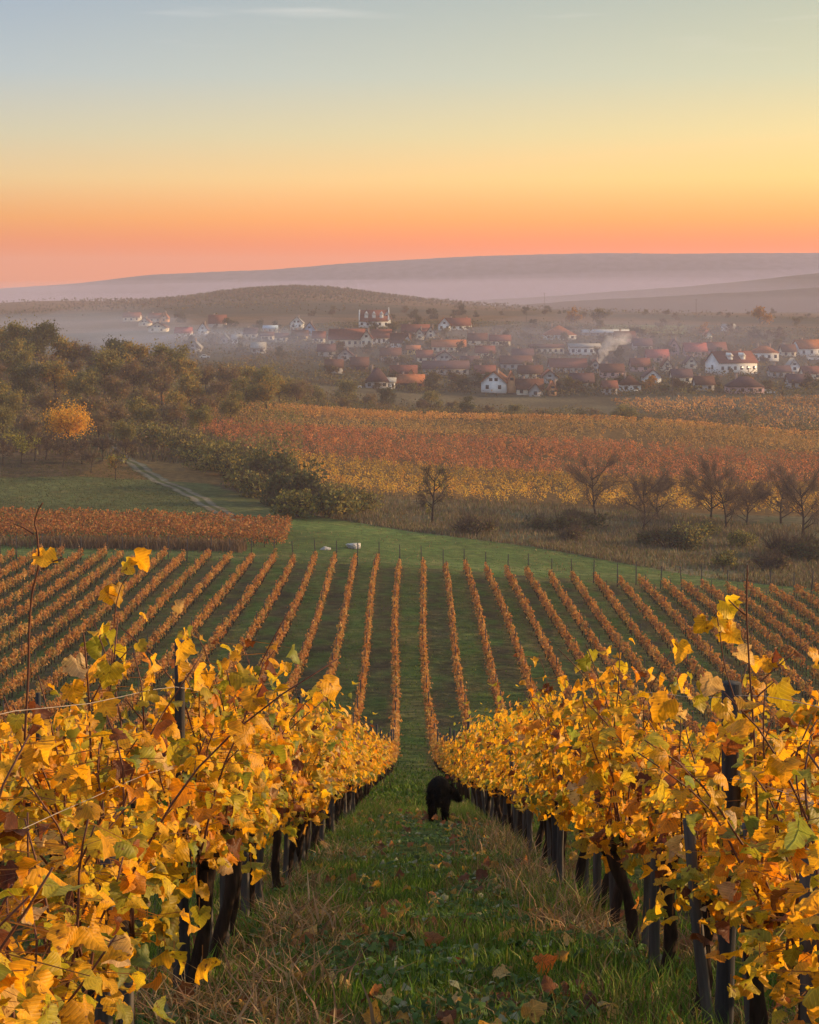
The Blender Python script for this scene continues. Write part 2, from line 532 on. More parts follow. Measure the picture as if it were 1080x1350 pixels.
# far mountain range and mid ranges
def range_mesh(name, Yc, half, prof, colr, seed, amp):
    px = np.linspace(-500, 1600, 700)
    tops = np.interp(px, [p for p, _ in prof], [q for _, q in prof])
    tops = smooth1(tops, 4, 0)
    X = (px - 540) / F * Yc
    h = (HZ - tops) / F * Yc
    h = h + amp * nz2(X, X * 0 + Yc, .008, seed) + amp * .5 * nz2(X, X * 0, .03, seed + 1)
    h = h + .5 * amp * np.abs(nz2(X, X * 0, .16, seed + 9)) 
    rows = []
    ts = np.linspace(-1, 1, 25)
    for s_ in ts:
        y = Yc + s_ * half
        k = np.cos(s_ * np.pi / 2) ** 1.2 if abs(s_) < 1 else 0
        zz = -48 + (h + 48) * k + amp * .7 * nz2(X * 1.0, X * 0 + y, .012, seed + 3) * k
        rows.append(np.stack([X, X * 0 + y, zz], -1))
    V = np.concatenate(rows); n = len(px); m = len(ts)
    i, j = np.meshgrid(np.arange(m - 1), np.arange(n - 1), indexing='ij'); a = (i * n + j).ravel()
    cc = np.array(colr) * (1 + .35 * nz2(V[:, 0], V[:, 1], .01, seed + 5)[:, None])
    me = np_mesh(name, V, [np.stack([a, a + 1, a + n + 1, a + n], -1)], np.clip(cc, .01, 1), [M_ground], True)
    return tag(link(name, me), kind='structure')


range_mesh('hills', 2450, 250, [(-500, 384), (0, 380), (100, 373), (200, 362), (350, 356), (450, 348), (600, 339), (800, 334), (1080, 335), (1600, 345)], (.17, .145, .18), 11, 1.0)  # farthest range: pale mauve of the haze put into its surface colour
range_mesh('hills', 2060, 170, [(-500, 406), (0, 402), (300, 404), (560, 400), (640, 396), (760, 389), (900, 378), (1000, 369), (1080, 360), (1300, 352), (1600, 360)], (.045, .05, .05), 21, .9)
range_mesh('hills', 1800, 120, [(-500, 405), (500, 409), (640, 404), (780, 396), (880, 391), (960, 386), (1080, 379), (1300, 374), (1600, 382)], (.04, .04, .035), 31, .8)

# farm track: two ruts with a grassy strip
ty = np.linspace(184, 300, 120)
tx = track_x(ty)
offs = [-1.5, -1.15, -.55, -.25, .25, .55, 1.15, 1.5]
tcol = [(.08, .085, .03), (.17, .145, .10), (.19, .165, .12), (.08, .085, .03), (.08, .085, .03), (.19, .165, .12), (.17, .145, .10), (.08, .085, .03)]
V = []; Cc = []
for y_, x_ in zip(ty, tx):
    x_ = x_ + .35 * math.sin(y_ * .21) + .2 * math.sin(y_ * .57)
    for o_, c_ in zip(offs, tcol):
        V.append((x_ + o_ * (1 + .12 * math.sin(y_ * 1.3 + o_)), y_, gz(x_ + o_, y_) + .05)); Cc.append(c_)
n = len(offs); i, j = np.meshgrid(np.arange(len(ty) - 1), np.arange(n - 1), indexing='ij'); a = (i * n + j).ravel()
tag(link('path', np_mesh('path', V, [np.stack([a, a + 1, a + n + 1, a + n], -1)], np.array(Cc), [M_ground], True)), kind='structure')

# ------------------------------------------------------------------ leaf clouds
def rot_basis(nrm, up):
    """orthonormal frames: z = nrm, y ~ up"""
    z = nrm / (np.linalg.norm(nrm, axis=1)[:, None] + 1e-9)
    x = np.cross(up, z); x /= np.linalg.norm(x, axis=1)[:, None] + 1e-9
    y = np.cross(z, x)
    return x, y, z


def unit(n, r_=rng):
    v = r_.normal(size=(n, 3)); return v / np.linalg.norm(v, axis=1)[:, None]


_half = [(.09, -.12), (.22, -.24), (.34, -.19), (.47, -.16), (.53, -.03), (.60, .08), (.54, .17), (.58, .28), (.62, .44), (.50, .49), (.40, .52), (.38, .66), (.25, .78), (.14, .90)]


def leaf_tpl(detail, fold, curl, seed):
    r_ = np.random.default_rng(seed)
    if detail == 2:
        mid = [(0, 0), (0, .34), (0, .68), (0, 1.0)]
        h = [(x * r_.uniform(.9, 1.1), y + r_.uniform(-.03, .03)) for x, y in _half]
        h2 = [(-x * r_.uniform(.9, 1.1), y + r_.uniform(-.03, .03)) for x, y in _half]
        P = np.array(mid + h + h2); nh = len(h); tr = []
        for s_, o in ((0, 4), (1, 4 + nh)):
            seq = [(0, o, 1)] + [(1, o + k, o + k + 1) for k in range(10)] + [(1, o + 10, 2)] + [(2, o + k, o + k + 1) for k in range(10, 13)] + [(2, o + 13, 3)]
            for q in seq:
                tr.append(q if s_ == 0 else (q[0], q[2], q[1]))
        rim = np.array([0, 0, .3, 1] + [1] * (2 * nh))
    elif detail == 1:
        P = np.array([(0, .3), (0, -.08), (.42, -.22), (.62, .2), (.36, .5), (0, 1.0), (-.36, .52), (-.64, .22), (-.40, -.2)])
        tr = [(0, k, k + 1) for k in range(1, 8)] + [(0, 8, 1)]
        rim = np.array([0] + [1] * 8)
    else:
        P = np.array([(0, -.1), (.52, .35), (0, 1.0), (-.52, .35)]); tr = [(0, 1, 2), (0, 2, 3)]
        rim = np.array([0, 1, 1, 1])
    x, y = P[:, 0], P[:, 1]
    r0_ = np.random.default_rng(seed + 99).uniform(-.7, .7)
    z = -fold * np.abs(x) - curl * (y - .2) ** 2 + r0_ * x * y + .10 * np.sin(x * 9 + y * 7) * (rim > .5)
    V = np.stack([x, y, z], -1); V[:, 1] -= .05
    return V, np.array(tr), rim.astype(float)


def leaves(pos, nrm, tip, size, col, detail, seed=0, rimcol=None):
    """many leaves -> V, F, C.  tip = direction the leaf tip points"""
    n = len(pos); r_ = np.random.default_rng(seed)
    tpls = [leaf_tpl(detail, fo, cu, 5 + k) for k, (fo, cu) in enumerate([(.15, .2), (.5, .35), (-.25, .5), (.8, .1), (.3, -.4), (1.0, .6), (-.5, .9), (.6, -.7), (.25, 1.0)])]
    which = r_.integers(0, len(tpls), n)
    x, y, z = rot_basis(nrm, tip)
    Vs = []; Fs = []; Cs = []; LUV = []; off = 0
    for k, (tv, tf, rim) in enumerate(tpls):
        m_ = which == k
        if not m_.any():
            continue
        s_ = size[m_][:, None, None]
        V = pos[m_][:, None, :] + s_ * (tv[None, :, 0:1] * x[m_][:, None, :] + tv[None, :, 1:2] * y[m_][:, None, :] + tv[None, :, 2:3] * z[m_][:, None, :])
        q = m_.sum(); nv_ = len(tv)
        Fs.append((tf[None] + (np.arange(q) * nv_)[:, None, None] + off).reshape(-1, 3))
        cc = col[m_][:, None, :] * np.ones((1, nv_, 1))
        if rimcol is not None:
            rr = rim[None, :, None] * rimcol[m_][:, None, :][..., :1]
            cc = cc * (1 - .2 * rr) + np.array([.50, .18, .03]) * .2 * rr
        Vs.append(V.reshape(-1, 3)); Cs.append(cc.reshape(-1, 3)); off += q * nv_
        lu = np.empty((q, nv_, 3)); lu[:, :, :2] = tv[None, :, :2]; lu[:, :, 2] = r_.random(q)[:, None]
        LUV.append(lu.reshape(-1, 3))
    leaves.luv = np.concatenate(LUV)
    return np.concatenate(Vs), np.concatenate(Fs), np.concatenate(Cs)


PAL = np.array([(.82, .41, .018), (.86, .47, .026), (.76, .28, .012), (.56, .42, .03), (.34, .31, .035), (.20, .24, .05), (.24, .075, .02), (.62, .42, .20), (.12, .035, .02)])
PAL_P = np.array([.29, .22, .07, .17, .11, .05, .04, .03, .02])


def pick(pal, p, n, r_=rng, jit=.15):
    c_ = pal[r_.choice(len(pal), n, p=np.array(p) / np.sum(p))]
    return np.clip(c_ * (1 + r_.normal(0, jit, (n, 1))), .004, .95)


# ------------------------------------------------------------------ near grapevines
SLOPE = -.285


def vine_meshes(seed, detail, n_cane=9, sparse=1.0, x_side=1):
    r_ = np.random.default_rng(seed)
    tr = MB()
    # gnarled trunk
    zt = r_.uniform(.46, .6); lean = r_.normal(0, .05, 2)
    P = []
    for t_ in np.linspace(-.12, 1, 8):
        P.append((lean[0] * t_ + .012 * (math.sin(t_ * 7 + seed) - math.sin(seed)), lean[1] * t_ + .014 * (math.cos(t_ * 6 + seed) - math.cos(seed)), zt * t_))
    tr.tube(P, [.040, .034, .028, .033, .026, .031, .038, .042], 8)
    head = np.array(P[-1])
    for sg in (-1, 1):
        Q = [head + np.array((r_.normal(0, .015), sg * d, SLOPE * sg * d + .09 * math.sin(d * 4))) for d in np.linspace(0, .48, 6)]
        tr.tube(Q, np.linspace(.034, .014, 6), 6)
    canes = []
    pos = []; nrm = []; tip = []; sz = []; org = []
    for k in range(n_cane):
        y0 = -.46 + .92 * (k + r_.uniform(.1, .9)) / n_cane
        base = np.array((head[0] + r_.normal(0, .03), y0, head[2] + SLOPE * y0 + .06))
        ln = r_.uniform(.52, .85) if r_.random() < .85 else r_.uniform(.85, 1.1)
        dirx = r_.normal(0, .16); diry = r_.normal(0, .18); flop = np.clip(r_.normal(0, .2), -.3, .3)
        C = []
        for t_ in np.linspace(0, 1, 9):
            C.append(base + np.array((dirx * t_ * ln + flop * ln * t_ ** 3 + .01 * math.sin(9 * t_ + k), diry * t_ * ln + .015 * math.cos(8 * t_ + k), ln * (t_ - .10 * abs(flop) * t_ ** 3))))
        C = np.array(C); canes.append(C)
        nn = int(ln / .044)
        for q in range(nn):
            t_ = (q + .5) / nn
            if t_ > .8 and r_.random() < .45: continue
            f_ = t_ * 8; i0 = int(f_); p = C[i0] * (1 - f_ + i0) + C[min(8, i0 + 1)] * (f_ - i0)
            for rep in range(2 if r_.random() < .85 * sparse else 1):
                az = r_.uniform(0, 2 * np.pi)
                out_ = np.array((math.cos(az) * 1.35, math.sin(az), r_.uniform(-.35, .25)))
                pos.append(p + out_ * r_.uniform(.03, .14)); org.append(p)
                nv_ = np.array((np.sign(out_[0]) * .8, out_[1] * .4, .55)) + r_.normal(0, .45, 3)
                nrm.append(nv_)
                tip.append(np.array((out_[0] * .5, out_[1] * .5, -.9)) + r_.normal(0, .35, 3))
                sz.append(r_.uniform(.030, .070) if r_.random() < .85 else r_.uniform(.07, .092))
    # skirt of lower leaves
    for q in range(int(26 * sparse)):
        y0 = r_.uniform(-.5, .5)
        pos.append(np.array((r_.normal(0, .13), y0, zt + SLOPE * y0 + r_.uniform(-.04, .16))))
        org.append(pos[-1] + np.array((0, 0, .05))); nrm.append(np.array((r_.choice([-1, 1]) * .8, 0, .5)) + r_.normal(0, .4, 3)); tip.append(np.array((0, 0, -1.)) + r_.normal(0, .3, 3)); sz.append(r_.uniform(.045, .085))
    pos, nrm, tip, sz = map(np.array, (pos, nrm, tip, sz))
    n_ = len(pos)
    col = pick(PAL, PAL_P, n_, r_)
    V, Fc, C3 = leaves(pos, nrm, tip, sz, col, detail, seed, r_.random((n_, 3)))
    lu = leaves.luv
    if detail == 2:       # petioles, as thin reddish strips from cane to leaf
        pe = np.array(org); d_ = pos - pe; sdp = np.cross(d_, r_.normal(size=(n_, 3))); sdp /= np.linalg.norm(sdp, axis=1)[:, None] + 1e-9
        Vp = np.stack([pe - sdp * .0016, pe + sdp * .0016, pos + sdp * .0012, pos - sdp * .0012], 1).reshape(-1, 3)
        Fp = (np.arange(n_) * 4)[:, None] + np.array([[0, 1, 2, 3]])
        fol = np_mesh('foliage', np.concatenate([V, Vp]), [Fc, Fp + len(V)], np.concatenate([C3, np.tile(np.array([.30, .14, .05]), (len(Vp), 1))]), [M_vine], luv=np.concatenate([lu, np.full((len(Vp), 3), .5)]))
    else:
        fol = np_mesh('foliage', V, [Fc], C3, [M_vine], luv=lu)
    cm_ = []
    for C in canes:
        m_ = MB(); m_.tube(C, np.linspace(.0055, .0025, len(C)), 5); cm_.append(m_.mesh('cane', [M_cane]))
    return tr.mesh('trunk', [M_bark], True), cm_, fol


VAR2 = [vine_meshes(100 + k, 2, 10) for k in range(7)]
VAR1 = [vine_meshes(200 + k, 1, 8) for k in range(8)]


def stake_mesh(seed):
    r_ = np.random.default_rng(seed); m_ = MB(); h = r_.uniform(.8, 1.0); w_ = r_.uniform(.018, .028)
    n_ = 6
    for k in range(1):
        V = []
        for z_ in np.linspace(-.15, h, n_):
            ww = w_ * (1 + r_.normal(0, .04)); d = .7 * ww
            ox = .006 * math.sin(z_ * 5 + seed)
            V += [(-ww + ox, -d, z_), (ww + ox, -d, z_), (ww + ox, d, z_), (-ww + ox, d, z_)]
        q = []
        for a_ in range(n_ - 1):
            for b_ in range(4):
                q.append((a_ * 4 + b_, a_ * 4 + (b_ + 1) % 4, a_ * 4 + 4 + (b_ + 1) % 4, a_ * 4 + 4 + b_))
        t0 = 4 * (n_ - 1)
        q.append((t0, t0 + 1, t0 + 2, t0 + 3)); q.append((3, 2, 1, 0))
        m_.add(V, None, q)
    return m_.mesh('vine_stake', [M_stake])


STAKES = [stake_mesh(k) for k in range(5)]

for side, xk, ys in (('left', row_x(-1), 2.7), ('right', row_x(1), 3.5)):
    n_v = 0; y = ys
    while y < 30:
        x = xk + rng.normal(0, .02); z = float(gz(x, y))
        near = y < 13
        trm, cms, fol = (VAR2 if near else VAR1)[(n_v * 3 + (side == 'right')) % (7 if near else 8)]
        flip = -1 if (n_v % 2) else 1
        lab = f'yellow-leaved grapevine, {ORD[n_v]} from the camera in the row {side} of the grass aisle'
        g = thing('grapevine', lab, 'grapevine', (x, y, z), 0, f'grapevines in the row {side} of the aisle')
        hs = rng.uniform(.93, 1.06) * (np.interp(y, [3, 4.5, 6], [.74, .8, 1.0]) if side == 'left' else np.interp(y, [3.5, 5, 8], [.8, .86, 1.0]))
        sc = (flip, 1, hs)
        link('trunk', trm, g, scale=sc)
        if near:
            for cmm in cms: link('cane', cmm, g, scale=sc)
        link('foliage', fol, g, scale=sc)
        s_ = link('vine_stake', STAKES[n_v % 5], None, (x + rng.uniform(-.05, .05), y + rng.choice([-1, 1]) * rng.uniform(.08, .2), z))
        s_.rotation_euler = (rng.normal(0, .035), rng.normal(0, .04), rng.uniform(-.5, .5))
        s_.location.z = float(gz(s_.location.x, s_.location.y))
        tag(s_, f'grey wooden stake beside the {ORD[n_v]} vine in the row {side} of the aisle', 'vine stake', f'vine stakes in the row {side} of the aisle')
        n_v += 1
        y += rng.uniform(.86, 1.0)

# trellis posts
def post_mesh(h, r0, seed):
    m_ = MB(); r_ = np.random.default_rng(seed)
    zs = np.linspace(-.2, h, 9)
    P = [(.006 * math.sin(z_ * 4 + seed), .006 * math.cos(z_ * 3), z_) for z_ in zs]
    m_.tube(P, r0 * (1 + r_.normal(0, .04, 9)), 9)
    return m_.mesh('trellis_post', [M_post], False)


PM = [post_mesh(1.5, .021, 1), post_mesh(1.36, .036, 2)]
for q, (k, y, v_, lab) in enumerate([
        (-1, 6.6, 0, 'dark trellis post nearest the camera in the row left of the aisle'),
        (-1, 13.7, 0, 'dark trellis post halfway along the row left of the aisle, top bare'),
        (-1, 20.6, 0, 'farthest dark trellis post showing in the row left of the aisle'),
        (-2, 13.0, 0, 'slim dark trellis post standing clear of leaves at the left edge'),
        (1, 5.9, 1, 'thick black trellis post beside the tall red cane at the right'),
        (1, 12.6, 1, 'dark trellis post rising from yellow leaves right of the aisle'),
        (1, 19.4, 1, 'farthest dark trellis post showing in the row right of the aisle')]):
    x = row_x(k)
    o = link('trellis_post', PM[v_], None, (x, y, float(gz(x, y))))
    o.rotation_euler = (0, rng.normal(0, .02), rng.uniform(0, 3))
    tag(o, lab, 'trellis post', 'trellis posts in the near rows')

# trellis wires
for side, k in (('left', -1), ('right', 1)):
    for nm, h in (('lower', .62), ('middle', 1.0), ('upper', 1.3)):
        m_ = MB(); P = []
        for y in np.arange(2.2, 30, .5):
            x = row_x(k)
            P.append((x + .02 * math.sin(y * 2 + h), y, float(gz(x, y)) + h + .015 * math.sin(y * .9 + h * 5)))
        m_.tube(P, .0011, 5)
        tag(link('trellis_wire', m_.mesh('trellis_wire', [M_wire])), f'{nm} trellis wire along the vine row {side} of the grass aisle', 'wire', 'trellis wires')

# ------------------------------------------------------------------ vine rows down the slope
ROWPAL = np.array([(.42, .185, .06), (.48, .235, .07), (.34, .13, .05), (.52, .32, .11), (.26, .22, .07), (.20, .08, .04), (.14, .16, .05)])
ROWP = np.array([.30, .20, .2, .1, .08, .08, .04])


def bend(y, k):
    return .22 * np.sin(y * .055 + k * .7) * np.clip((np.asarray(y) - 34) / 30, 0, 1)


def row_foliage(x, y0, y1, seed):
    r_ = np.random.default_rng(seed)
    VIG = np.clip(r_.normal(.88, .2, 400), .25, 1.3); VIG[r_.random(400) < .035] = .06
    VCOL = pick(ROWPAL, ROWP, 400, r_, .18)
    Vs = []; Fs = []; Cs = []; off = 0
    edges = [e for e in (y0, 18, 30, 45, 70, 100, y1) if y0 <= e <= y1]
    edges = sorted(set(edges))
    for a_, b_ in zip(edges[:-1], edges[1:]):
        ym = (a_ + b_) / 2
        dens = 230 if ym < 30 else 190 if ym < 45 else 120 if ym < 70 else 85 if ym < 100 else 62
        size = .085 if ym < 30 else .09 if ym < 45 else .115 if ym < 70 else .135 if ym < 100 else .16
        n_ = int((b_ - a_) * dens * 1.15)
        y = r_.uniform(a_, b_, n_)
        vid = np.floor(y / .95).astype(int)
        y = y * .7 + .3 * ((vid + .5) * .95)
        vig = VIG[vid % 400]; keep = r_.random(n_) < np.clip(vig, 0, 1)
        y, vid, vig = y[keep], vid[keep], vig[keep]; n_ = len(y)
        hh = r_.beta(1.5, 1.25, n_)
        vinep = .5 + .5 * np.sin(y * 2 * np.pi / .95)
        top = .90 + .34 * np.clip(vig, .3, 1.15) + .10 * np.sin(y * 1.7 + seed) + .06 * np.sin(y * 5.1 + seed * 2)
        h = .42 + hh * (top - .42) + (r_.random(n_) < .04) * r_.uniform(0, .4, n_)
        wd = .145 * (1 - .35 * (hh - .5)) * (.65 + .35 * vinep) * (.6 + .45 * np.clip(vig, .3, 1.2))
        xx = x + r_.normal(0, 1, n_) * wd * .75 + .06 * np.sin(vid * 2.3 + seed) + bend(y, seed)
        pos = np.stack([xx, y, gz(np.full(n_, x), y) + h], -1)
        nrm = np.stack([np.sign(xx - x - bend(y, seed)) * .9, r_.normal(0, .5, n_), .45 + r_.normal(0, .4, n_)], -1) + r_.normal(0, .3, (n_, 3))
        tip = np.stack([r_.normal(0, .4, n_), r_.normal(0, .4, n_), -np.ones(n_)], -1)
        sz = size * r_.uniform(.7, 1.3, n_)
        ca = pick(PAL, PAL_P, n_, r_); cb = pick(ROWPAL, ROWP, n_, r_) * .5 + VCOL[vid % 400] * .5
        w_ = np.clip((y - 34) / 45, 0, 1)[:, None]
        w_ = np.clip(w_ + r_.normal(0, .15, (n_, 1)), 0, 1)
        V, Fc, C3 = leaves(pos, nrm, tip, sz, ca * (1 - w_) + cb * w_, 1 if ym < 30 else 0, seed)
        Vs.append(V); Fs.append(Fc + off); Cs.append(C3); off += len(V)
    return np_mesh('foliage', np.concatenate(Vs), [np.concatenate(Fs)], np.concatenate(Cs), [M_rowleaf])


def row_trunks(x, y0, y1, seed):
    r_ = np.random.default_rng(seed); m_ = MB()
    for y in np.arange(y0, y1, .95):
        xx = x + r_.normal(0, .03) + float(bend(y, seed - 100)); z = float(gz(xx, y)); s_ = 4 if y > 40 else 5
        m_.tube([(xx, y, z - .1), (xx + r_.normal(0, .03), y + r_.normal(0, .03), z + .3), (xx + r_.normal(0, .04), y, z + .62)], [.04, .032, .03], s_)
    return m_.mesh('trunk', [M_bark])


end_post = MB(); end_post.tube([(0, 0, -.2), (0, 0, 1), (0, 0, 2.25)], [.06, .055, .05], 6)
END_POST = end_post.mesh('end_post', [M_post])
for k in list(range(-24, 0)) + list(range(1, 27)):
    x = row_x(k)
    y_in = abs(x) / .30 - 12
    y0 = 30 if abs(k) == 1 else max(4.0, y_in)
    y1 = Y_END + (1.5 if k < 0 else -.08 * x) + 1.2 * math.sin(k * 2.4)
    if y0 > y1 - 14: continue
    side = 'left' if k < 0 else 'right'
    if abs(k) == 1:
        lab = f'lower part of the vine row bordering the grass aisle on its {side}'
    else:
        lab = f'orange vine row on the slope, {ORD[abs(k) - 1]} row {side} of the grass aisle'
    g = thing('vine_row', lab, 'vine row', (0, 0, 0), 0, 'vine rows running down the slope')
    link('foliage', row_foliage(x, y0, y1, 500 + k), g)
    tag(link('trunk', row_trunks(x, y0, y1, 600 + k), g), kind='stuff')
    pm_ = MB()
    for yp in np.arange(max(y0, 28) + (k * 1.7) % 5, y1 - 3, 5.7):
        xp = x + float(bend(yp, 400 + k + 100)); zp = float(gz(xp, yp))
        pm_.tube([(xp, yp, zp), (xp + .03 * math.sin(yp), yp, zp + 1.62 + .12 * math.sin(yp * 3))], .032, 4)
    tag(link('post', pm_.mesh('post', [M_post]), g), kind='stuff')
    o = link('end_post', END_POST, None, (x, y1 + .5, float(gz(x, y1 + .5))))
    o.rotation_euler = (rng.normal(0, .06), rng.normal(0, .05), 0)
    tag(o, f'thin grey post at the far end of the {ORD[abs(k) - 1]} vine row {side} of the aisle', 'end post', 'end posts of the vine rows')

# rows running across, on the left beyond the headland
for q in range(8):
    yb = 169 + q * 2.3
    r_ = np.random.default_rng(800 + q)
    xl, xr = -66, -.0 + (385 - 540) / F * yb - .7 * (7 - q) * .15
    n_ = int((xr - xl) * 62)
    xx = r_.uniform(xl, xr, n_); ff_ = .5 + .5 * np.sin(xx * 2 * np.pi / 1.1 + q)
    hh = r_.beta(1.6, 1.2, n_); yv = yb + r_.normal(0, .22, n_)
    h = .35 + hh * (1.15 + .25 * ff_ + .12 * np.sin(xx * .8 + q))
    pos = np.stack([xx, yv, gz(xx, np.full(n_, yb)) + h], -1)
    nrm = np.stack([r_.normal(.3, .5, n_), -np.ones(n_) * .6, r_.normal(.3, .4, n_)], -1)
    tip = np.stack([r_.normal(0, .4, n_), r_.normal(0, .4, n_), -np.ones(n_)], -1)
    V, Fc, C3 = leaves(pos, nrm, tip, .19 * r_.uniform(.7, 1.3, n_), pick(ROWPAL, ROWP, n_, r_) * np.array([1.05, .9, .8]), 0, q)
    tm = MB()
    for x in np.arange(xl, xr, 1.1):
        z = float(gz(x, yb)); tm.tube([(x, yb, z - .1), (x + r_.normal(0, .04), yb, z + .7)], [.05, .035], 4)
    lab = 'front orange vine row of the plot left of the grass strip' if q == 0 else (
        'rearmost orange vine row of the left plot, along the meadow' if q == 7 else f'orange vine row in the left plot, {ORD[q]} row behind its dry weeds')
    g = thing('vine_row', lab, 'vine row', (0, 0, 0), 0, 'vine rows of the left plot running across')
    link('foliage', np_mesh('foliage', V, [Fc], C3, [M_rowleaf]), g)
    tag(link('trunk', tm.mesh('trunk', [M_bark]), g), kind='stuff')

# ------------------------------------------------------------------ vineyards on the hill opposite (masses of vines)
def vine_mass(name, label, poly_fn, xr, yr, dy, dens, pal, pp, size, hgt, seed):
    r_ = np.random.default_rng(seed); P = []; C_ = []; H = []
    for yb in np.arange(yr[0], yr[1], dy):
        xs = np.arange(xr[0], xr[1], 1.15); xs = xs + r_.normal(0, .22, len(xs))
        ys_ = yb + .6 * np.sin(xs * .035 + seed) + r_.normal(0, .12, len(xs))
        keep = poly_fn(xs, ys_) & (r_.random(len(xs)) < np.clip(.86 + .5 * nz2(xs, ys_, .12, seed), .25, .97))
        xs, ys_ = xs[keep], ys_[keep]
        if not len(xs): continue
        vig = np.clip(r_.normal(.9, .22, len(xs)), .3, 1.5)
        cnt = np.maximum(2, (dens * 1.15 * vig).astype(int))
        idx = np.repeat(np.arange(len(xs)), cnt); n_ = len(idx)
        vc = (pick(pal, pp, len(xs), r_, .2) * .6 + np.mean(pal[:3], 0) * .4) * (1 + .2 * nz2(xs, ys_, .07, seed + 1)[:, None] + .25 * nz2(xs * .25, ys_, .11, seed + 3)[:, None])
        xx = xs[idx] + r_.normal(0, .32, n_); yv = ys_[idx] + r_.normal(0, .25, n_)
        h = .25 + r_.beta(1.5, 1.1, n_) * hgt * (.55 + .5 * vig[idx])
        P.append(np.stack([xx, yv, gz(xx, yv) + h], -1))
        C_.append(np.clip(vc[idx] * (1.3 + r_.normal(0, .25, (n_, 1))), .01, .9))
    P = np.concatenate(P); C_ = np.concatenate(C_); n_ = len(P)
    nrm = np.stack([r_.normal(.3, .6, n_), -np.ones(n_) * .4, r_.normal(.4, .4, n_)], -1)
    tip = np.stack([r_.normal(0, .5, n_), r_.normal(0, .4, n_), -np.ones(n_)], -1)
    V, Fc, C3 = leaves(P, nrm, tip, size * r_.uniform(.6, 1.3, n_), C_, 0, seed)
    return tag(link(name, np_mesh(name, V, [Fc], C3, [M_rowleaf])), label, 'vineyard', None, 'stuff')


YEL = np.array([(.50, .29, .035), (.42, .28, .04), (.52, .24, .03), (.30, .24, .06), (.22, .11, .04)])
RED = np.array([(.36, .13, .055), (.42, .16, .05), (.28, .09, .045), (.46, .22, .06), (.2, .1, .05)])
MIX = np.array([(.40, .20, .06), (.34, .15, .06), (.46, .28, .07), (.24, .15, .06), (.18, .10, .05)])


def lx(Y):      # left border of the hill vineyards (hedge line)
    return np.interp(Y, [225, 245, 265, 300, 350], [-9, -18, -27, -42, -56])


b1 = lambda X, Y: np.interp(X, [-60, 0, 60, 120], [266, 263, 258, 256])
b2 = lambda X, Y: np.interp(X, [-60, 0, 60, 120], [312, 306, 300, 292])
vine_mass('yellow_vineyard', 'band of yellow vines along the foot of the opposite hill', lambda X, Y: (X > lx(Y)) & (Y < b1(X, Y)), (-40, 95), (233, 268), 1.9, 21, YEL, [.4, .2, .2, .12, .08], .22, 1.35, 41)
vine_mass('red_vineyard', 'band of rust-red vines across the middle of the opposite hill', lambda X, Y: (X > lx(Y)) & (Y >= b1(X, Y)) & (Y < b2(X, Y)), (-60, 105), (255, 314), 2.0, 18, RED, [.35, .3, .2, .1, .05], .235, 1.3, 42)
road = lambda X, Y: np.abs(Y - (330 + X * .16 + 3 * np.sin(X * .05))) < 3.2 - .01 * np.abs(X)
OLV = np.array([(.30, .17, .055), (.26, .18, .06), (.36, .19, .055), (.20, .15, .05), (.17, .09, .045)])
CRE = np.array([(.46, .22, .055), (.40, .17, .05), (.50, .29, .07), (.30, .16, .06), (.22, .12, .05)])
up = lambda X, Y: Y > 330 + X * .16
vine_mass('mixed_vineyard', 'olive-brown vines below the curved lane on the opposite hill', lambda X, Y: (X > lx(Y)) & (Y >= b2(X, Y)) & ~road(X, Y) & ~up(X, Y), (-70, 125), (286, 356), 2.1, 17, OLV, [.3, .25, .2, .15, .1], .25, 1.3, 43)
vine_mass('crest_vineyard', 'orange vines along the crest above the curved lane', lambda X, Y: (X > lx(Y)) & ~road(X, Y) & up(X, Y), (-70, 125), (300, 356), 2.1, 17, CRE, [.3, .25, .2, .15, .1], .25, 1.3, 46)
vine_mass('far_vineyard', 'hazy orange vineyard below the village at the right', lambda X, Y: (X > 66 + (490 - Y) * .2), (55, 230), (415, 506), 3.0, 5, MIX, [.35, .25, .15, .15, .1], .55, 1.3, 44)

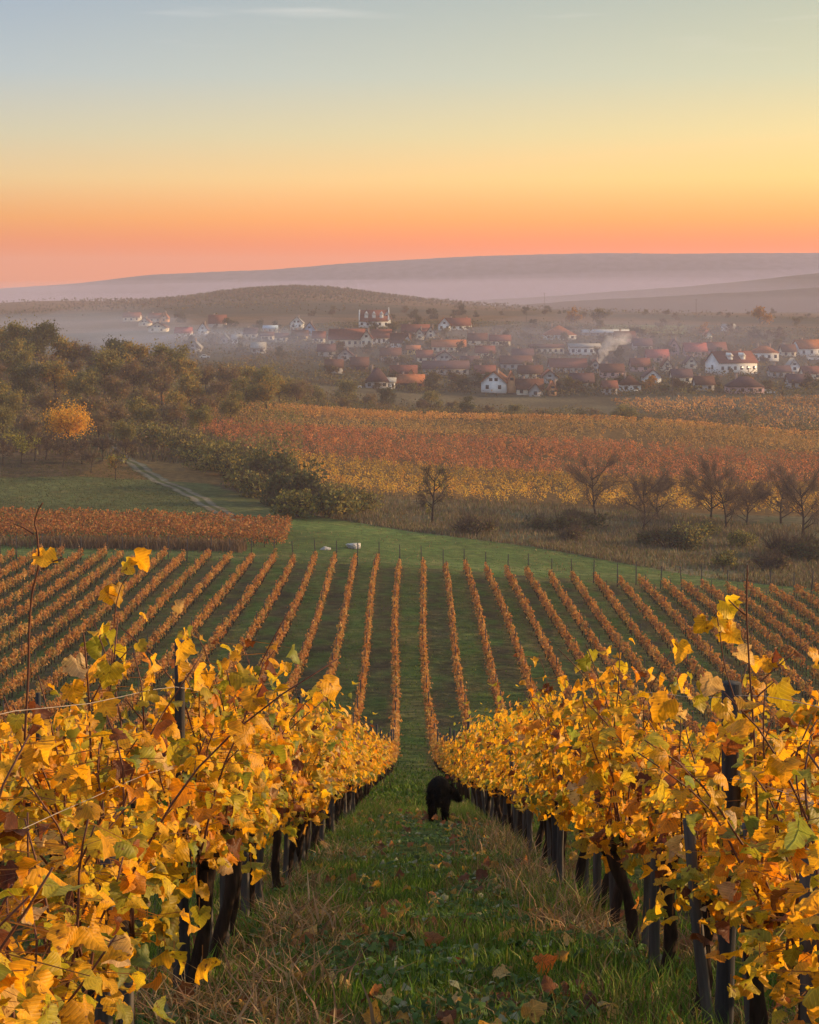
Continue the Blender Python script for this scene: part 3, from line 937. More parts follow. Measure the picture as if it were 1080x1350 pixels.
# ------------------------------------------------------------------ trees
def tree_skel(r_, h, spread, n_limb, crook=.12, low=.25):
    """trunk and limb polylines with radii"""
    br = []
    lean = r_.normal(0, .05, 2)
    r0 = h * .022
    T = [np.array((lean[0] * h * t_ + crook * .3 * math.sin(t_ * 5), lean[1] * h * t_, h * .72 * t_)) for t_ in np.linspace(-.04, 1, 7)]
    br.append((np.array(T), np.linspace(r0, r0 * .25, 7), 0))
    for k in range(n_limb):
        t_ = r_.uniform(low, .95); f_ = t_ * 6; i0 = min(5, int(f_)); p = T[i0] * (1 - f_ + i0) + T[i0 + 1] * (f_ - i0)
        az = k * 2.4 + r_.normal(0, .3); up = r_.uniform(.35, 1.1)
        ln = spread * r_.uniform(.6, 1.0) * (1.15 - .5 * t_)
        d = np.array((math.cos(az), math.sin(az), up)); d /= np.linalg.norm(d)
        Q = [p + d * ln * s_ + np.array((0, 0, .18 * ln * s_ ** 2)) + r_.normal(0, crook * .25, 3) * s_ for s_ in np.linspace(0, 1, 5)]
        br.append((np.array(Q), np.linspace(r0 * .45, r0 * .1, 5), 1))
        for m_ in range(3):
            s_ = r_.uniform(.35, .95); f2 = s_ * 4; j0 = min(3, int(f2)); p2 = Q[j0] * (1 - f2 + j0) + Q[j0 + 1] * (f2 - j0)
            d2 = d + r_.normal(0, .55, 3); d2[2] += .25; d2 /= np.linalg.norm(d2); l2 = ln * r_.uniform(.35, .6)
            Q2 = [p2 + d2 * l2 * s2 + r_.normal(0, crook * .15, 3) * s2 for s2 in np.linspace(0, 1, 4)]
            br.append((np.array(Q2), np.linspace(r0 * .2, r0 * .06, 4), 2))
    return br


def tree_mesh(seed, h, spread, pal, pp, n_leaf, lsize, n_twig=0, n_limb=9, low=.25, crook=.12, twigcol=(.07, .05, .04), tw=None):
    r_ = np.random.default_rng(seed)
    br = tree_skel(r_, h, spread, n_limb, crook, low)
    tm = MB()
    for Q, rad, lv in br:
        tm.tube(Q, np.maximum(rad, .012), 6 if lv == 0 else 4)
    cr_ = MB()
    ends = np.concatenate([Q[-3:] for Q, _, lv in br if lv >= 1] + [br[0][0][-2:]])
    if n_twig:
        idx = r_.integers(0, len(ends), n_twig)
        p = ends[idx] + r_.normal(0, .12, (n_twig, 3))
        c_ = np.array([0, 0, h * .45])
        d = (p - c_); d /= np.linalg.norm(d, axis=1)[:, None] + 1e-6
        d = d + r_.normal(0, .55, (n_twig, 3)); d[:, 2] += .25; d /= np.linalg.norm(d, axis=1)[:, None]
        ln = r_.uniform(.35, 1.1, n_twig)[:, None] * spread * .32
        sd = np.cross(d, unit(n_twig, r_)); sd /= np.linalg.norm(sd, axis=1)[:, None] + 1e-6
        ww = tw or .016 + .004 * spread
        mid = p + d * ln * .55 + r_.normal(0, .05, (n_twig, 3))
        V = np.stack([p - sd * ww, p + sd * ww, mid + sd * ww * .6, p + d * ln, mid - sd * ww * .6], 1).reshape(-1, 3)
        o_ = (np.arange(n_twig) * 5)[:, None]
        f3 = np.concatenate([o_ + np.array([[4, 2, 3]])]); f4 = o_ + np.array([[0, 1, 2, 4]])
        tc_ = np.repeat(np.array(twigcol)[None] * (1 + r_.normal(0, .25, (n_twig, 1))), 5, 0)
        cr_.add(V, f3, f4, np.clip(tc_, .005, 1))
    if n_leaf:
        ncl = max(14, n_leaf // 45)
        cen = ends[r_.integers(0, len(ends), ncl)] + r_.normal(0, .06 * spread, (ncl, 3))
        rad = r_.uniform(.10, .24, ncl) * spread
        ccol = pick(pal, pp, ncl, r_, .12)
        idx = r_.integers(0, ncl, n_leaf)
        pos = cen[idx] + r_.normal(0, 1, (n_leaf, 3)) * rad[idx][:, None] * np.array([1, 1, .75])
        pos[:, 2] = np.maximum(pos[:, 2], h * low * .6)
        col = np.clip(ccol[idx] * .65 + pick(pal, pp, n_leaf, r_, .18) * .35, .006, .9)
        V, Fc, C3 = leaves(pos, unit(n_leaf, r_) + np.array([0, -.1, .35]), unit(n_leaf, r_), lsize * r_.uniform(.6, 1.35, n_leaf), col, 0, seed)
        cr_.add(V, Fc, None, C3)
    return tm.mesh('trunk', [M_trunk]), cr_.mesh('crown', [M_tree])


def put_tree(name, meshes, x, y, label, cat='tree', group=None, scale=1.0, dz=0.0):
    g = thing(name, label, cat, (x, y, float(gz(x, y)) + dz), rng.uniform(0, 6.28), group, scale)
    link('trunk', meshes[0], g)
    link('crown', meshes[1], g)
    return g


P_OL = np.array([(.095, .095, .028), (.13, .115, .032), (.075, .08, .028), (.17, .135, .04), (.22, .155, .035)]) * 1.8
P_BR = np.array([(.10, .066, .042), (.085, .058, .042), (.14, .085, .04), (.11, .10, .035)]) * 1.9
P_DK = np.array([(.045, .055, .022), (.06, .066, .024), (.08, .08, .03), (.05, .045, .025)]) * 1.6
P_GO = np.array([(.62, .27, .035), (.52, .24, .03), (.40, .22, .04), (.30, .20, .04)])
P_YG = np.array([(.34, .32, .05), (.26, .27, .05), (.42, .33, .05), (.15, .17, .04)])
EQ = lambda p: np.ones(len(p)) / len(p)

T_OL = [tree_mesh(1000 + k, 9.5, 3.8, P_OL, EQ(P_OL), 4200, .28, 600) for k in range(4)]
T_BR = [tree_mesh(1100 + k, 8.5, 3.5, P_BR, EQ(P_BR), 2600, .26, 1600, twigcol=(.20, .14, .10)) for k in range(4)]
T_DK = [tree_mesh(1200 + k, 10.5, 3.2, P_DK, EQ(P_DK), 4200, .28, 300) for k in range(3)]
T_OY = [tree_mesh(1250 + k, 9.0, 3.3, np.vstack([P_OL * 1.2, P_GO[1:]]), EQ(range(8)), 3800, .27, 600) for k in range(3)]
T_GO = tree_mesh(1300, 7.6, 4.6, np.array([(.92, .45, .035), (.86, .38, .03), (.72, .40, .06), (.48, .33, .06)]), [.45, .3, .15, .1], 5200, .22, 300, n_limb=14, low=.5)
T_YG = tree_mesh(1310, 4.2, 2.7, P_YG, EQ(P_YG), 700, .22, 350, low=.4)
T_OR = [tree_mesh(1400 + k, 4.6, 2.3, P_BR, EQ(P_BR), 160, .18, 1100, n_limb=9, low=.38, crook=.2, twigcol=(.085, .06, .05)) for k in range(4)]
T_BARE = [tree_mesh(1500 + k, 5.6, 3.3, P_BR, EQ(P_BR), 150, .14, 3200, n_limb=13, low=.12, crook=.45, twigcol=(.13, .09, .075), tw=.011) for k in range(6)]
T_SAP = tree_mesh(1550, 5.6, 1.9, P_OL, EQ(P_OL), 120, .18, 900, n_limb=9, low=.2, twigcol=(.10, .075, .055))
T_V = [tree_mesh(1600 + k, 7.5, 3.0, p * .55, EQ(p), 1100, .45, 160, n_limb=6) for k, p in enumerate((P_OL, P_BR, P_DK, P_OL, P_BR, P_DK))]
T_VG = [tree_mesh(1650 + k, 6.5, 2.8, P_GO * .8, EQ(P_GO), 700, .5, 80, n_limb=6) for k in range(2)]


def shrub_mesh(seed, h, wd, pal, n_leaf, lsize, n_twig, twigcol=(.07, .05, .04)):
    r_ = np.random.default_rng(seed); m_ = MB(); st = MB()
    lob = [(r_.uniform(-wd, wd) * .7, r_.uniform(-wd, wd) * .6, r_.uniform(.2, .65) * h, r_.uniform(.3, .55)) for _ in range(9)]
    for k in range(14):
        az = r_.uniform(0, 6.28); q = r_.uniform(.3, .9) * wd
        st.tube([(0.1 * math.cos(az), .1 * math.sin(az), -.1), (q * .5 * math.cos(az), q * .5 * math.sin(az), h * .4), (q * math.cos(az), q * math.sin(az), h * r_.uniform(.5, .95))], [.035, .025, .01], 4)
    idx = r_.integers(0, 9, n_leaf); lb = np.array(lob)[idx]
    u_ = unit(n_leaf, r_) * (r_.random(n_leaf) ** .45)[:, None]
    pos = lb[:, :3] + u_ * lb[:, 3:4] * np.array([wd, wd, h * .8])
    pos[:, 2] = np.abs(pos[:, 2]) * .98 + .03
    V, Fc, C3 = leaves(pos, unit(n_leaf, r_) + np.array([0, -.1, .4]), unit(n_leaf, r_), lsize * r_.uniform(.6, 1.3, n_leaf), pick(pal, EQ(pal), n_leaf, r_, .2), 0, seed)
    m_.add(V, Fc, None, C3)
    if n_twig:
        p = lob_p = np.array(lob)[r_.integers(0, 9, n_twig), :3] * np.array([1, 1, .8])
        d = unit(n_twig, r_); d[:, 2] = np.abs(d[:, 2]) + .3; ln = r_.uniform(.3, .9, n_twig)[:, None] * wd * .8
        sd = np.cross(d, unit(n_twig, r_)) * .03
        V = np.stack([p - sd, p + sd, p + d * ln], 1).reshape(-1, 3)
        m_.add(V, (np.arange(n_twig) * 3)[:, None] + np.array([[0, 1, 2]]), None, np.repeat(np.array(twigcol)[None] * (1 + r_.normal(0, .2, (n_twig, 1))), 3, 0))
    return st.mesh('stem', [M_trunk]), m_.mesh('foliage', [M_tree])


def put_shrub(meshes, x, y, label, group=None, scale=1.0, name='shrub'):
    g = thing(name, label, 'shrub', (x, y, float(gz(x, y))), rng.uniform(0, 6.28), group, scale)
    link('stem', meshes[0], g); link('foliage', meshes[1], g)
    return g


S_DK = [shrub_mesh(1700 + k, 1.7, 2.6, P_DK * .8, 1300, .2, 300) for k in range(2)]
S_BR = [shrub_mesh(1710 + k, 1.5, 2.3, P_BR * .75, 800, .19, 700) for k in range(2)]
S_OL = [shrub_mesh(1720 + k, 2.6, 2.2, P_OL, 1500, .2, 350) for k in range(4)]
S_YE = [shrub_mesh(1730 + k, 2.4, 2.0, np.vstack([P_YG * .6, P_OL]), 1400, .2, 250) for k in range(2)]

KIND = {'ol': (T_OL, 'olive-brown leafy tree'), 'br': (T_BR, 'brown half-bare tree'), 'dk': (T_DK, 'dark green dense tree'), 'oy': (T_OY, 'orange-flecked leafy tree')}
# wooded hill on the left: rows of trees by distance, (px, kind, scale)
wood_rows = [
    ('front line of the left wood', 262, [(4, 'ol', .55), (40, 'br', .6), (72, 'br', .55), (130, 'br', .62), (165, 'ol', .55)]),
    ('second line of the left wood', 280, [(-40, 'br', .8), (8, 'ol', .8), (62, 'br', .75), (116, 'br', .8), (150, 'br', .72), (188, 'ol', .7), (228, 'br', .66), (262, 'ol', .6)]),
    ('third line of the left wood', 305, [(-60, 'ol', .9), (-10, 'br', .9), (30, 'dk', .9), (75, 'oy', .95), (112, 'ol', .85), (152, 'br', .85), (190, 'br', .8), (232, 'oy', .75), (268, 'br', .72), (305, 'ol', .66)]),
    ('fourth line of the left wood', 335, [(-40, 'dk', 1.), (20, 'ol', 1.0), (62, 'br', .95), (100, 'br', .9), (138, 'ol', 1.05), (176, 'br', .95), (214, 'br', .9), (250, 'oy', .85), (286, 'br', .8), (322, 'ol', .75), (352, 'oy', .8)]),
    ('skyline of the left wood', 372, [(-70, 'ol', 1.1), (-20, 'oy', 1.1), (8, 'oy', 1.12), (32, 'ol', 1.2), (60, 'dk', 1.32), (84, 'oy', 1.1), (106, 'br', .95), (128, 'br', .9), (154, 'dk', 1.25), (178, 'oy', 1.15), (205, 'br', 1.05), (222, 'ol', 1.1), (244, 'oy', .95), (272, 'br', .85), (300, 'br', .9), (322, 'oy', .95), (345, 'ol', .92), (368, 'oy', .85), (392, 'br', .8)]),
    ('tree belt below the village', 430, [(330, 'br', .9), (352, 'oy', .95), (374, 'ol', .9), (396, 'br', .85), (420, 'ol', .85), (444, 'br', .8), (468, 'ol', .75), (492, 'br', .7), (518, 'dk', .7), (545, 'br', .68), (570, 'ol', .66), (598, 'br', .7), (626, 'dk', .66), (650, 'br', .66), (680, 'ol', .62), (706, 'br', .62), (735, 'br', .6), (762, 'dk', .62), (790, 'br', .6), (822, 'ol', .62), (850, 'br', .6), (884, 'br', .6), (915, 'dk', .6), (945, 'br', .55), (980, 'ol', .55), (1015, 'br', .55), (1050, 'dk', .55), (1085, 'br', .55)]),
]
for rowname, Yd, lst in wood_rows:
    for q, (px, kd, sc) in enumerate(lst):
        belt = rowname.startswith('tree belt')
        y = Yd + (rng.uniform(-32, 28) if belt else rng.uniform(-7, 7))
        x = (px + (rng.uniform(-11, 11) if belt else 0) - 540) / F * y
        if belt: sc *= rng.uniform(.6, 1.25)
        ms, look = KIND[kd]
        put_tree('tree', ms[q % len(ms)], x, y, f'{look}, {ORD[q]} from the left in the {rowname}', 'tree', 'trees of the ' + rowname, sc * rng.uniform(1.05, 1.25), -1.5 * sc if belt else 0.0)
# named trees on the left
put_tree('golden_tree', T_GO, (88 - 540) / F * 250, 250, 'bright orange-gold round tree glowing in the left wood', scale=1.0)
put_tree('apple_tree', T_YG, (28 - 540) / F * 240, 240, 'yellow-green low tree at the left end of the meadow')
x_, y_, _ = hit(152, 633, 150); put_tree('apple_tree', tree_mesh(1320, 3.8, 1.9, np.vstack([P_YG, P_GO * .6]), EQ(range(8)), 420, .2, 300, low=.5), x_, y_, 'small lone tree with few yellow leaves, nearest on the meadow')
for q, (px, py, s_, lab) in enumerate([(83, 616, .95, 'bare dark orchard tree, leftmost on the meadow edge'), (108, 612, .95, 'bare dark orchard tree, second from the left on the meadow edge'),
                                       (120, 624, .8, 'thin bare orchard tree right of the middle of the meadow edge'), (135, 608, .95, 'bare orchard tree behind the small lone yellow tree'), (60, 606, 1.0, 'bare orchard tree below the golden tree'),
                                       (46, 608, 1.05, 'bare dark orchard tree beside the yellow-green tree'), (166, 612, .95, 'bare orchard tree where the farm track enters the wood'), (4, 615, 1.0, 'bare orchard tree cut by the left picture edge')]):
    x_, y_, _ = hit(px, py, 150); put_tree('orchard_tree', T_OR[q % 4], x_, y_, lab, 'tree', 'bare orchard trees on the left meadow', s_)
# hedge of big shrubs right of the track
for q, (px, py, s_, kd) in enumerate([(205, 585, 1.1, 'ol'), (222, 590, 1.15, 'br'), (240, 600, 1.1, 'ol'), (258, 606, 1.2, 'br'), (276, 618, 1.15, 'ol'), (296, 628, 1.15, 'br'), (300, 612, 1.2, 'ye'), (318, 642, 1.2, 'ol'),
                                      (336, 636, 1.2, 'ye'), (345, 655, 1.15, 'ol'), (362, 648, 1.35, 'dk2'), (384, 668, 1.3, 'dk2'), (392, 682, 1.1, 'ye'), (412, 668, 1.1, 'ol'), (432, 682, 1.25, 'br'), (452, 678, 1.1, 'br'), (470, 676, .95, 'ol'), (352, 632, 1.2, 'ol'), (322, 622, 1.25, 'ol')]):
    x_, y_, _ = hit(px, py, 150)
    look = {'ol': 'olive-brown', 'br': 'dull brown', 'ye': 'yellowish green', 'dk2': 'tall dark green'}[kd]
    ms = {'ol': S_OL, 'br': S_OL, 'ye': S_YE, 'dk2': S_OL}[kd]
    if kd == 'dk2':
        ms = [shrub_mesh(1750 + q, 3.4, 2.3, P_DK, 2000, .2, 150)]
    put_shrub(ms[q % len(ms)], x_, y_, f'{look} bush, {ORD[q]} along the hedge right of the farm track', 'bushes of the hedge along the farm track', s_ * 1.5)
# bare trees and shrubs in the brush on the right
for q, (px, py, s_, lab) in enumerate([
        (570, 690, 0, 'slender pale bare tree standing alone before the yellow vines'),
        (785, 678, 1.0, 'tall upright bare tree, leftmost of the group right of centre'),
        (848, 698, .9, 'bare tree with a short forked trunk, second in the right group'),
        (868, 684, .8, 'small bare tree with a branch reaching right, behind the forked one'),
        (937, 685, 1.0, 'tall bare tree with bushy twigs in the middle of the right group'),
        (957, 697, .9, 'low spreading bare tree, front one in the middle of the right group'),
        (984, 692, .85, 'bare reddish-brown tree right of the low spreading one'),
        (1030, 690, .95, 'pale thin bare tree, second from the right edge'),
        (1058, 706, 1.05, 'dark leaning bare tree at the right edge')]):
    x_, y_, _ = hit(px, py, 150)
    put_tree('bare_tree', T_SAP if s_ == 0 else T_BARE[q % 6], x_, y_, lab, 'tree', None if s_ == 0 else 'bare trees in the brush on the right', (s_ or 1.1) * 1.45)
for q, (px, py, s_, ms, lab) in enumerate([
        (625, 704, .85, S_BR[0], 'low round dark-brown bush behind the grass strip, left of centre'),
        (735, 700, .9, S_DK[0], 'dark green bramble clump below the tall upright bare tree'),
        (750, 712, .65, S_BR[1], 'small round blackish bush in front of the bramble clump'),
        (770, 694, .85, S_DK[1], 'dark green bush at the foot of the tall upright bare tree'),
        (880, 722, .95, S_DK[0], 'wide bramble mound before the forked bare tree'),
        (905, 722, .9, S_OL[1], 'olive end of the bramble mound in the right brush'),
        (930, 706, .6, S_OL[2], 'small olive bush under the tall bushy-twigged bare tree'),
        (1040, 734, 1.0, S_BR[0], 'tangled brown bush near the right edge'),
        (1070, 738, 1.0, S_DK[1], 'dark bush cut by the right edge of the picture'),
        (980, 722, .6, S_YE[0], 'yellowish bush between bramble mound and tangled brown bush'),
        (952, 748, .55, S_YE[1], 'low yellowish shrub at the end of the right vine rows'),
        (1010, 752, .7, S_BR[1], 'brown shrub behind the right vine rows')]):
    x_, y_, _ = hit(px, py, 150); put_shrub(ms, x_, y_, lab, None, s_ * 1.55)

# ------------------------------------------------------------------ rough grass and weeds (uncountable)
def blades(pos, h, wdt, lean, col, r_):
    n_ = len(pos); az = r_.uniform(0, 2 * np.pi, n_)
    sd = np.stack([np.cos(az), np.sin(az), np.zeros(n_)], -1) * wdt[:, None]
    la = r_.uniform(0, 2 * np.pi, n_)
    d = np.stack([np.cos(la) * lean, np.sin(la) * lean, np.ones(n_)], -1)
    m_ = pos + d * (h * .55)[:, None] * np.array([.5, .5, 1])
    tp = pos + d * h[:, None] * np.array([1, 1, .92])
    V = np.stack([pos - sd, pos + sd, m_ + sd * .7, m_ - sd * .7, tp], 1).reshape(-1, 3)
    o_ = (np.arange(n_) * 5)[:, None]
    return V, o_ + np.array([[3, 2, 4]]), o_ + np.array([[0, 1, 2, 3]]), np.repeat(col, 5, 0)


def grass_obj(name, label, pts, hr, wr, leanr, pal, pp, seed, kindlabel='grass'):
    r_ = np.random.default_rng(seed); n_ = len(pts)
    pos = np.stack([pts[:, 0], pts[:, 1], gz(pts[:, 0], pts[:, 1]) - .01], -1)
    V, f3, f4, C3 = blades(pos, r_.uniform(*hr, n_), r_.uniform(*wr, n_), r_.uniform(*leanr, n_), pick(pal, pp, n_, r_, .2), r_)
    return tag(link(name, np_mesh(name, V, [f3, f4], C3, [M_grass])), label, kindlabel, None, 'stuff')


G_GR = np.array([(.10, .20, .028), (.16, .25, .04), (.075, .145, .024), (.27, .26, .08)])
G_DRY = np.array([(.42, .26, .13), (.34, .18, .10), (.50, .36, .20), (.22, .15, .065), (.26, .12, .075)])


def scatter(n_, yr, xfun, r_, power=1.6):
    y = yr[0] + (yr[1] - yr[0]) * r_.random(n_) ** power
    x = xfun(y, r_.random(n_))
    return np.stack([x, y], -1)


r_ = np.random.default_rng(31)
AL, AR = row_x(-1), row_x(1)
p = scatter(95000, (4.2, 34), lambda y, u_: AL - .5 + (AR - AL + 1.0) * u_, r_)
nn_ = nz2(p[:, 0], p[:, 1], 2.2, 9) + .5 * nz2(p[:, 0], p[:, 1], 6, 10)
edge = np.minimum(np.abs(p[:, 0] - AL), np.abs(p[:, 0] - AR))
p = p[~((np.abs(p[:, 0] - .35) < .45) & (p[:, 1] > 15) & (p[:, 1] < 23) & (r_.random(len(p)) < .93))]
nn_ = nz2(p[:, 0], p[:, 1], 2.2, 9) + .5 * nz2(p[:, 0], p[:, 1], 6, 10)
edge = np.minimum(np.abs(p[:, 0] - AL), np.abs(p[:, 0] - AR))
green = nn_ + np.clip(edge - .35, -.3, .5) * .8 + r_.normal(0, .35, len(p)) > .12
grass_obj('grass', 'green grass growing along the aisle between the two nearest vine rows', p[green], (.04, .13), (.0022, .005), (.1, .7), G_GR, [.35, .3, .2, .15], 61)
grass_obj('dry_grass', 'dry tan grass and weeds on the near grass aisle', p[~green], (.025, .10), (.002, .0045), (.3, 1.6), np.vstack([G_DRY * .8, [(.12, .10, .03), (.16, .13, .045)]]), [.15, .15, .1, .15, .12, .18, .15], 62)
r2_ = np.random.default_rng(37)
pa = scatter(34000, (4.5, 32), lambda y, u_: np.where(u_ < .5, AL - .3 - 4.0 * u_ * 2, AR + .3 + 4.0 * (u_ - .5) * 2), r2_)
grass_obj('side_grass', 'green grass in the aisles on the outer sides of the two near rows', pa, (.04, .15), (.003, .006), (.1, .8), G_GR, [.35, .3, .2, .15], 60)
# taller tufts at the feet of the vines
n_ = 30000
y = 4 + 26 * r_.random(n_) ** 1.5; sd_ = r_.random(n_) < .5
x = np.where(sd_, AL + .22, AR - .22) + r_.normal(0, .2, n_)
cl_ = nz2(x, y, 3.2, 12) + r_.normal(0, .3, n_)
cl_[(y > 15) & (y < 22.5) & (np.abs(x - .5) < .5)] = 0
grass_obj('grass_tufts', 'longer green grass tufts at the feet of the near vines', np.stack([x, y], -1)[cl_ > .1], (.07, .22), (.002, .004), (.2, .8), G_GR, [.35, .3, .2, .15], 63)
grass_obj('dry_weeds', 'dry tan seed heads along the feet of the near vines', np.stack([x, y], -1)[cl_ < -.6], (.05, .19), (.003, .006), (.5, 1.5), G_DRY, [.3, .2, .3, .1, .1], 64)
y = r_.uniform(8.5, 21, 9000); x = AR - .05 - np.abs(r_.normal(0, .26, 9000))
k_ = (nz2(x, y, 2.4, 44) + r_.normal(0, .5, 9000) > .75)
grass_obj('seed_grass', 'pinkish dry seed grass along the foot of the right vine row', np.stack([x, y], -1)[k_], (.06, .30), (.0025, .006), (.3, 1.2), np.array([(.40, .24, .14), (.46, .31, .18), (.26, .16, .08), (.20, .19, .06)]), [.3, .25, .2, .25], 74)
y = r_.uniform(4.5, 10, 5200); x = AL + .35 + r_.normal(0, .16, 5200)
k_ = nz2(x, y, 3.4, 45) + r_.normal(0, .45, 5200) > .8
grass_obj('foxtail_grass', 'curled tan foxtail grass at the foot of the left vine row', np.stack([x, y], -1)[k_], (.08, .24), (.004, .009), (.5, 1.5), np.array([(.46, .30, .17), (.40, .24, .13), (.28, .16, .09)]), [.4, .35, .25], 75)
# broad-leaved weeds (clover, dandelion)
n_ = 11000
pp_ = scatter(n_, (4.5, 24), lambda y, u_: AL - .1 + (AR - AL + .2) * u_, r_)
k_ = nz2(pp_[:, 0], pp_[:, 1], 2.6, 15) > -.1
pp_ = pp_[k_]; n_ = len(pp_)
pos = np.stack([pp_[:, 0], pp_[:, 1], gz(pp_[:, 0], pp_[:, 1]) + r_.uniform(.02, .07, n_)], -1)
V, Fc, C3 = leaves(pos, unit(n_, r_) * .5 + np.array([0, 0, 1.0]), unit(n_, r_), r_.uniform(.018, .05, n_), pick(np.array([(.07, .13, .03), (.11, .17, .045), (.26, .27, .17), (.05, .08, .02)]), [.4, .3, .12, .18], n_, r_), 1, 71)
tag(link('weeds', np_mesh('weeds', V, [Fc], C3, [M_grass])), 'broad-leaved green weeds among the grass of the near aisle', 'weeds', None, 'stuff')
# fallen leaves
n_ = 520
pp_ = scatter(n_, (4.5, 26), lambda y, u_: AL - .4 + (AR - AL + .8) * u_, r_)
pos = np.stack([pp_[:, 0], pp_[:, 1], gz(pp_[:, 0], pp_[:, 1]) + r_.uniform(.03, .08, n_)], -1)
V, Fc, C3 = leaves(pos, unit(n_, r_) * .6 + np.array([0, -.2, 1.0]), unit(n_, r_), r_.uniform(.04, .085, n_), pick(np.array([(.55, .30, .06), (.40, .17, .06), (.26, .10, .04), (.62, .42, .16), (.15, .06, .03)]), [.25, .25, .2, .15, .15], n_, r_), 2, 72)
tag(link('fallen_leaves', np_mesh('fallen_leaves', V, [Fc], C3, [M_vine], luv=leaves.luv)), 'brown and yellow fallen vine leaves scattered over the near aisle', 'leaves', None, 'stuff')
x_, y_, z_ = hit(711, 1290)
V, Fc, C3 = leaves(np.array([[x_, y_, z_ + .07]]), np.array([[.2, -.6, .8]]), np.array([[.8, .2, .1]]), np.array([.085]), np.array([[.85, .22, .03]]), 2, 3)
tag(link('fallen_leaf', np_mesh('fallen_leaf', V, [Fc], C3, [M_vine], luv=leaves.luv)), 'single bright orange leaf lying in the grass of the aisle', 'leaf')
# grass down the slope, headland, meadow
n_ = 90000
y = 30 + 160 * r_.random(n_) ** 1.3; x = r_.uniform(-1, 1, n_) * np.minimum(y * .29 + 2, 60)
fr = ((x - X_MID) / S_ROW + .5) % 2
keep = (y > Y_END) | ~((fr > 1.12) & (fr < 1.88)) | (r_.random(n_) < .25)
x, y = x[keep], y[keep]
PP = np.stack([r_.uniform(-62, 45, 9000), Y_END + 2 + 45 * r_.random(9000)], -1)
PP = PP[(nz2(PP[:, 0], PP[:, 1], .35, 33) + r_.normal(0, .4, len(PP)) > .3) & (PP[:, 1] < np.interp(540 + F * PP[:, 0] / PP[:, 1], [300, 380, 480, 540, 700, 860, 950, 1080], [166, 200, 197, 192, 184, 170, 163, 158]))]
grass_obj('dead_grass', 'patches of dead tan grass on the mown strip', PP, (.06, .28), (.02, .05), (.3, 1.0), G_DRY * .7, [.2, .2, .2, .2, .2], 70)
grass_obj('slope_grass', 'green grass covering the aisles of the slope and the headland', np.stack([x, y], -1), (.06, .16), (.012, .035), (.2, .9), G_GR * .8, [.4, .3, .2, .1], 65)
n_ = 60000
px_ = r_.uniform(370, 1150, n_); y = np.interp(px_, [370, 480, 540, 700, 860, 950, 1080, 1150], [206, 197, 192, 184, 170, 163, 158, 156]) + (r_.random(n_) ** 1.2) * 62
x = (px_ - 540) / F * y
k_ = (y < 234) & (nz2(x, y, .22, 20) + r_.normal(0, .4, n_) > -.5)
BRU = np.array([(.20, .14, .085), (.15, .10, .07), (.26, .19, .11), (.12, .12, .05), (.18, .11, .08)])
grass_obj('rough_grass', 'tall dry brown grass and brush beyond the mown strip', np.stack([x, y], -1)[k_], (.2, .75), (.03, .08), (.1, .6), BRU, [.2, .2, .15, .3, .15], 66)
n_ = 12000
x = r_.uniform(-62, -17, n_); y = 166 + r_.normal(0, 1.0, n_)
k_ = (x > (55 - 540) / F * 166) | (r_.random(n_) < .25)
grass_obj('dry_weeds', 'belt of tall reddish-brown weeds in front of the left vine plot', np.stack([x, y], -1)[k_], (.5, 1.35), (.02, .06), (.1, .5), np.array([(.17, .10, .065), (.13, .075, .05), (.20, .13, .08)]), [.4, .4, .2], 67)
n_ = 30000
y = 188 + 60 * r_.random(n_); x = r_.uniform(-75, -14, n_)
k_ = (x < track_x(y) - 1.6)
grass_obj('meadow_grass', 'short olive-green grass of the left meadow', np.stack([x, y], -1)[k_], (.06, .2), (.03, .07), (.2, .9), np.array([(.062, .078, .024), (.085, .085, .03), (.11, .075, .03)]), [.5, .35, .15], 68)
grass_obj('wood_undergrowth', 'brown undergrowth on the floor of the left wood', (lambda u_, y_: np.stack([(u_ - 540) / F * y_, y_], -1))(r_.uniform(-100, 420, 16000), r_.uniform(250, 380, 16000)), (.3, 1.3), (.06, .2), (.1, .6), BRU * .8, [.25, .25, .15, .2, .15], 69)

# ------------------------------------------------------------------ dog
dx, dy, dz = hit(577, 1083, 5)
th = R(6)
fw = np.array((math.sin(th), math.cos(th), 0)); sd_ = np.array((math.cos(th), -math.sin(th), 0))


def dl(f_, s_, z_):
    p = fw * f_ + sd_ * s_
    xy = (p[0], p[1])
    g0 = float(gz(dx + p[0], dy + p[1])) - dz
    return (p[0], p[1], z_ + g0)


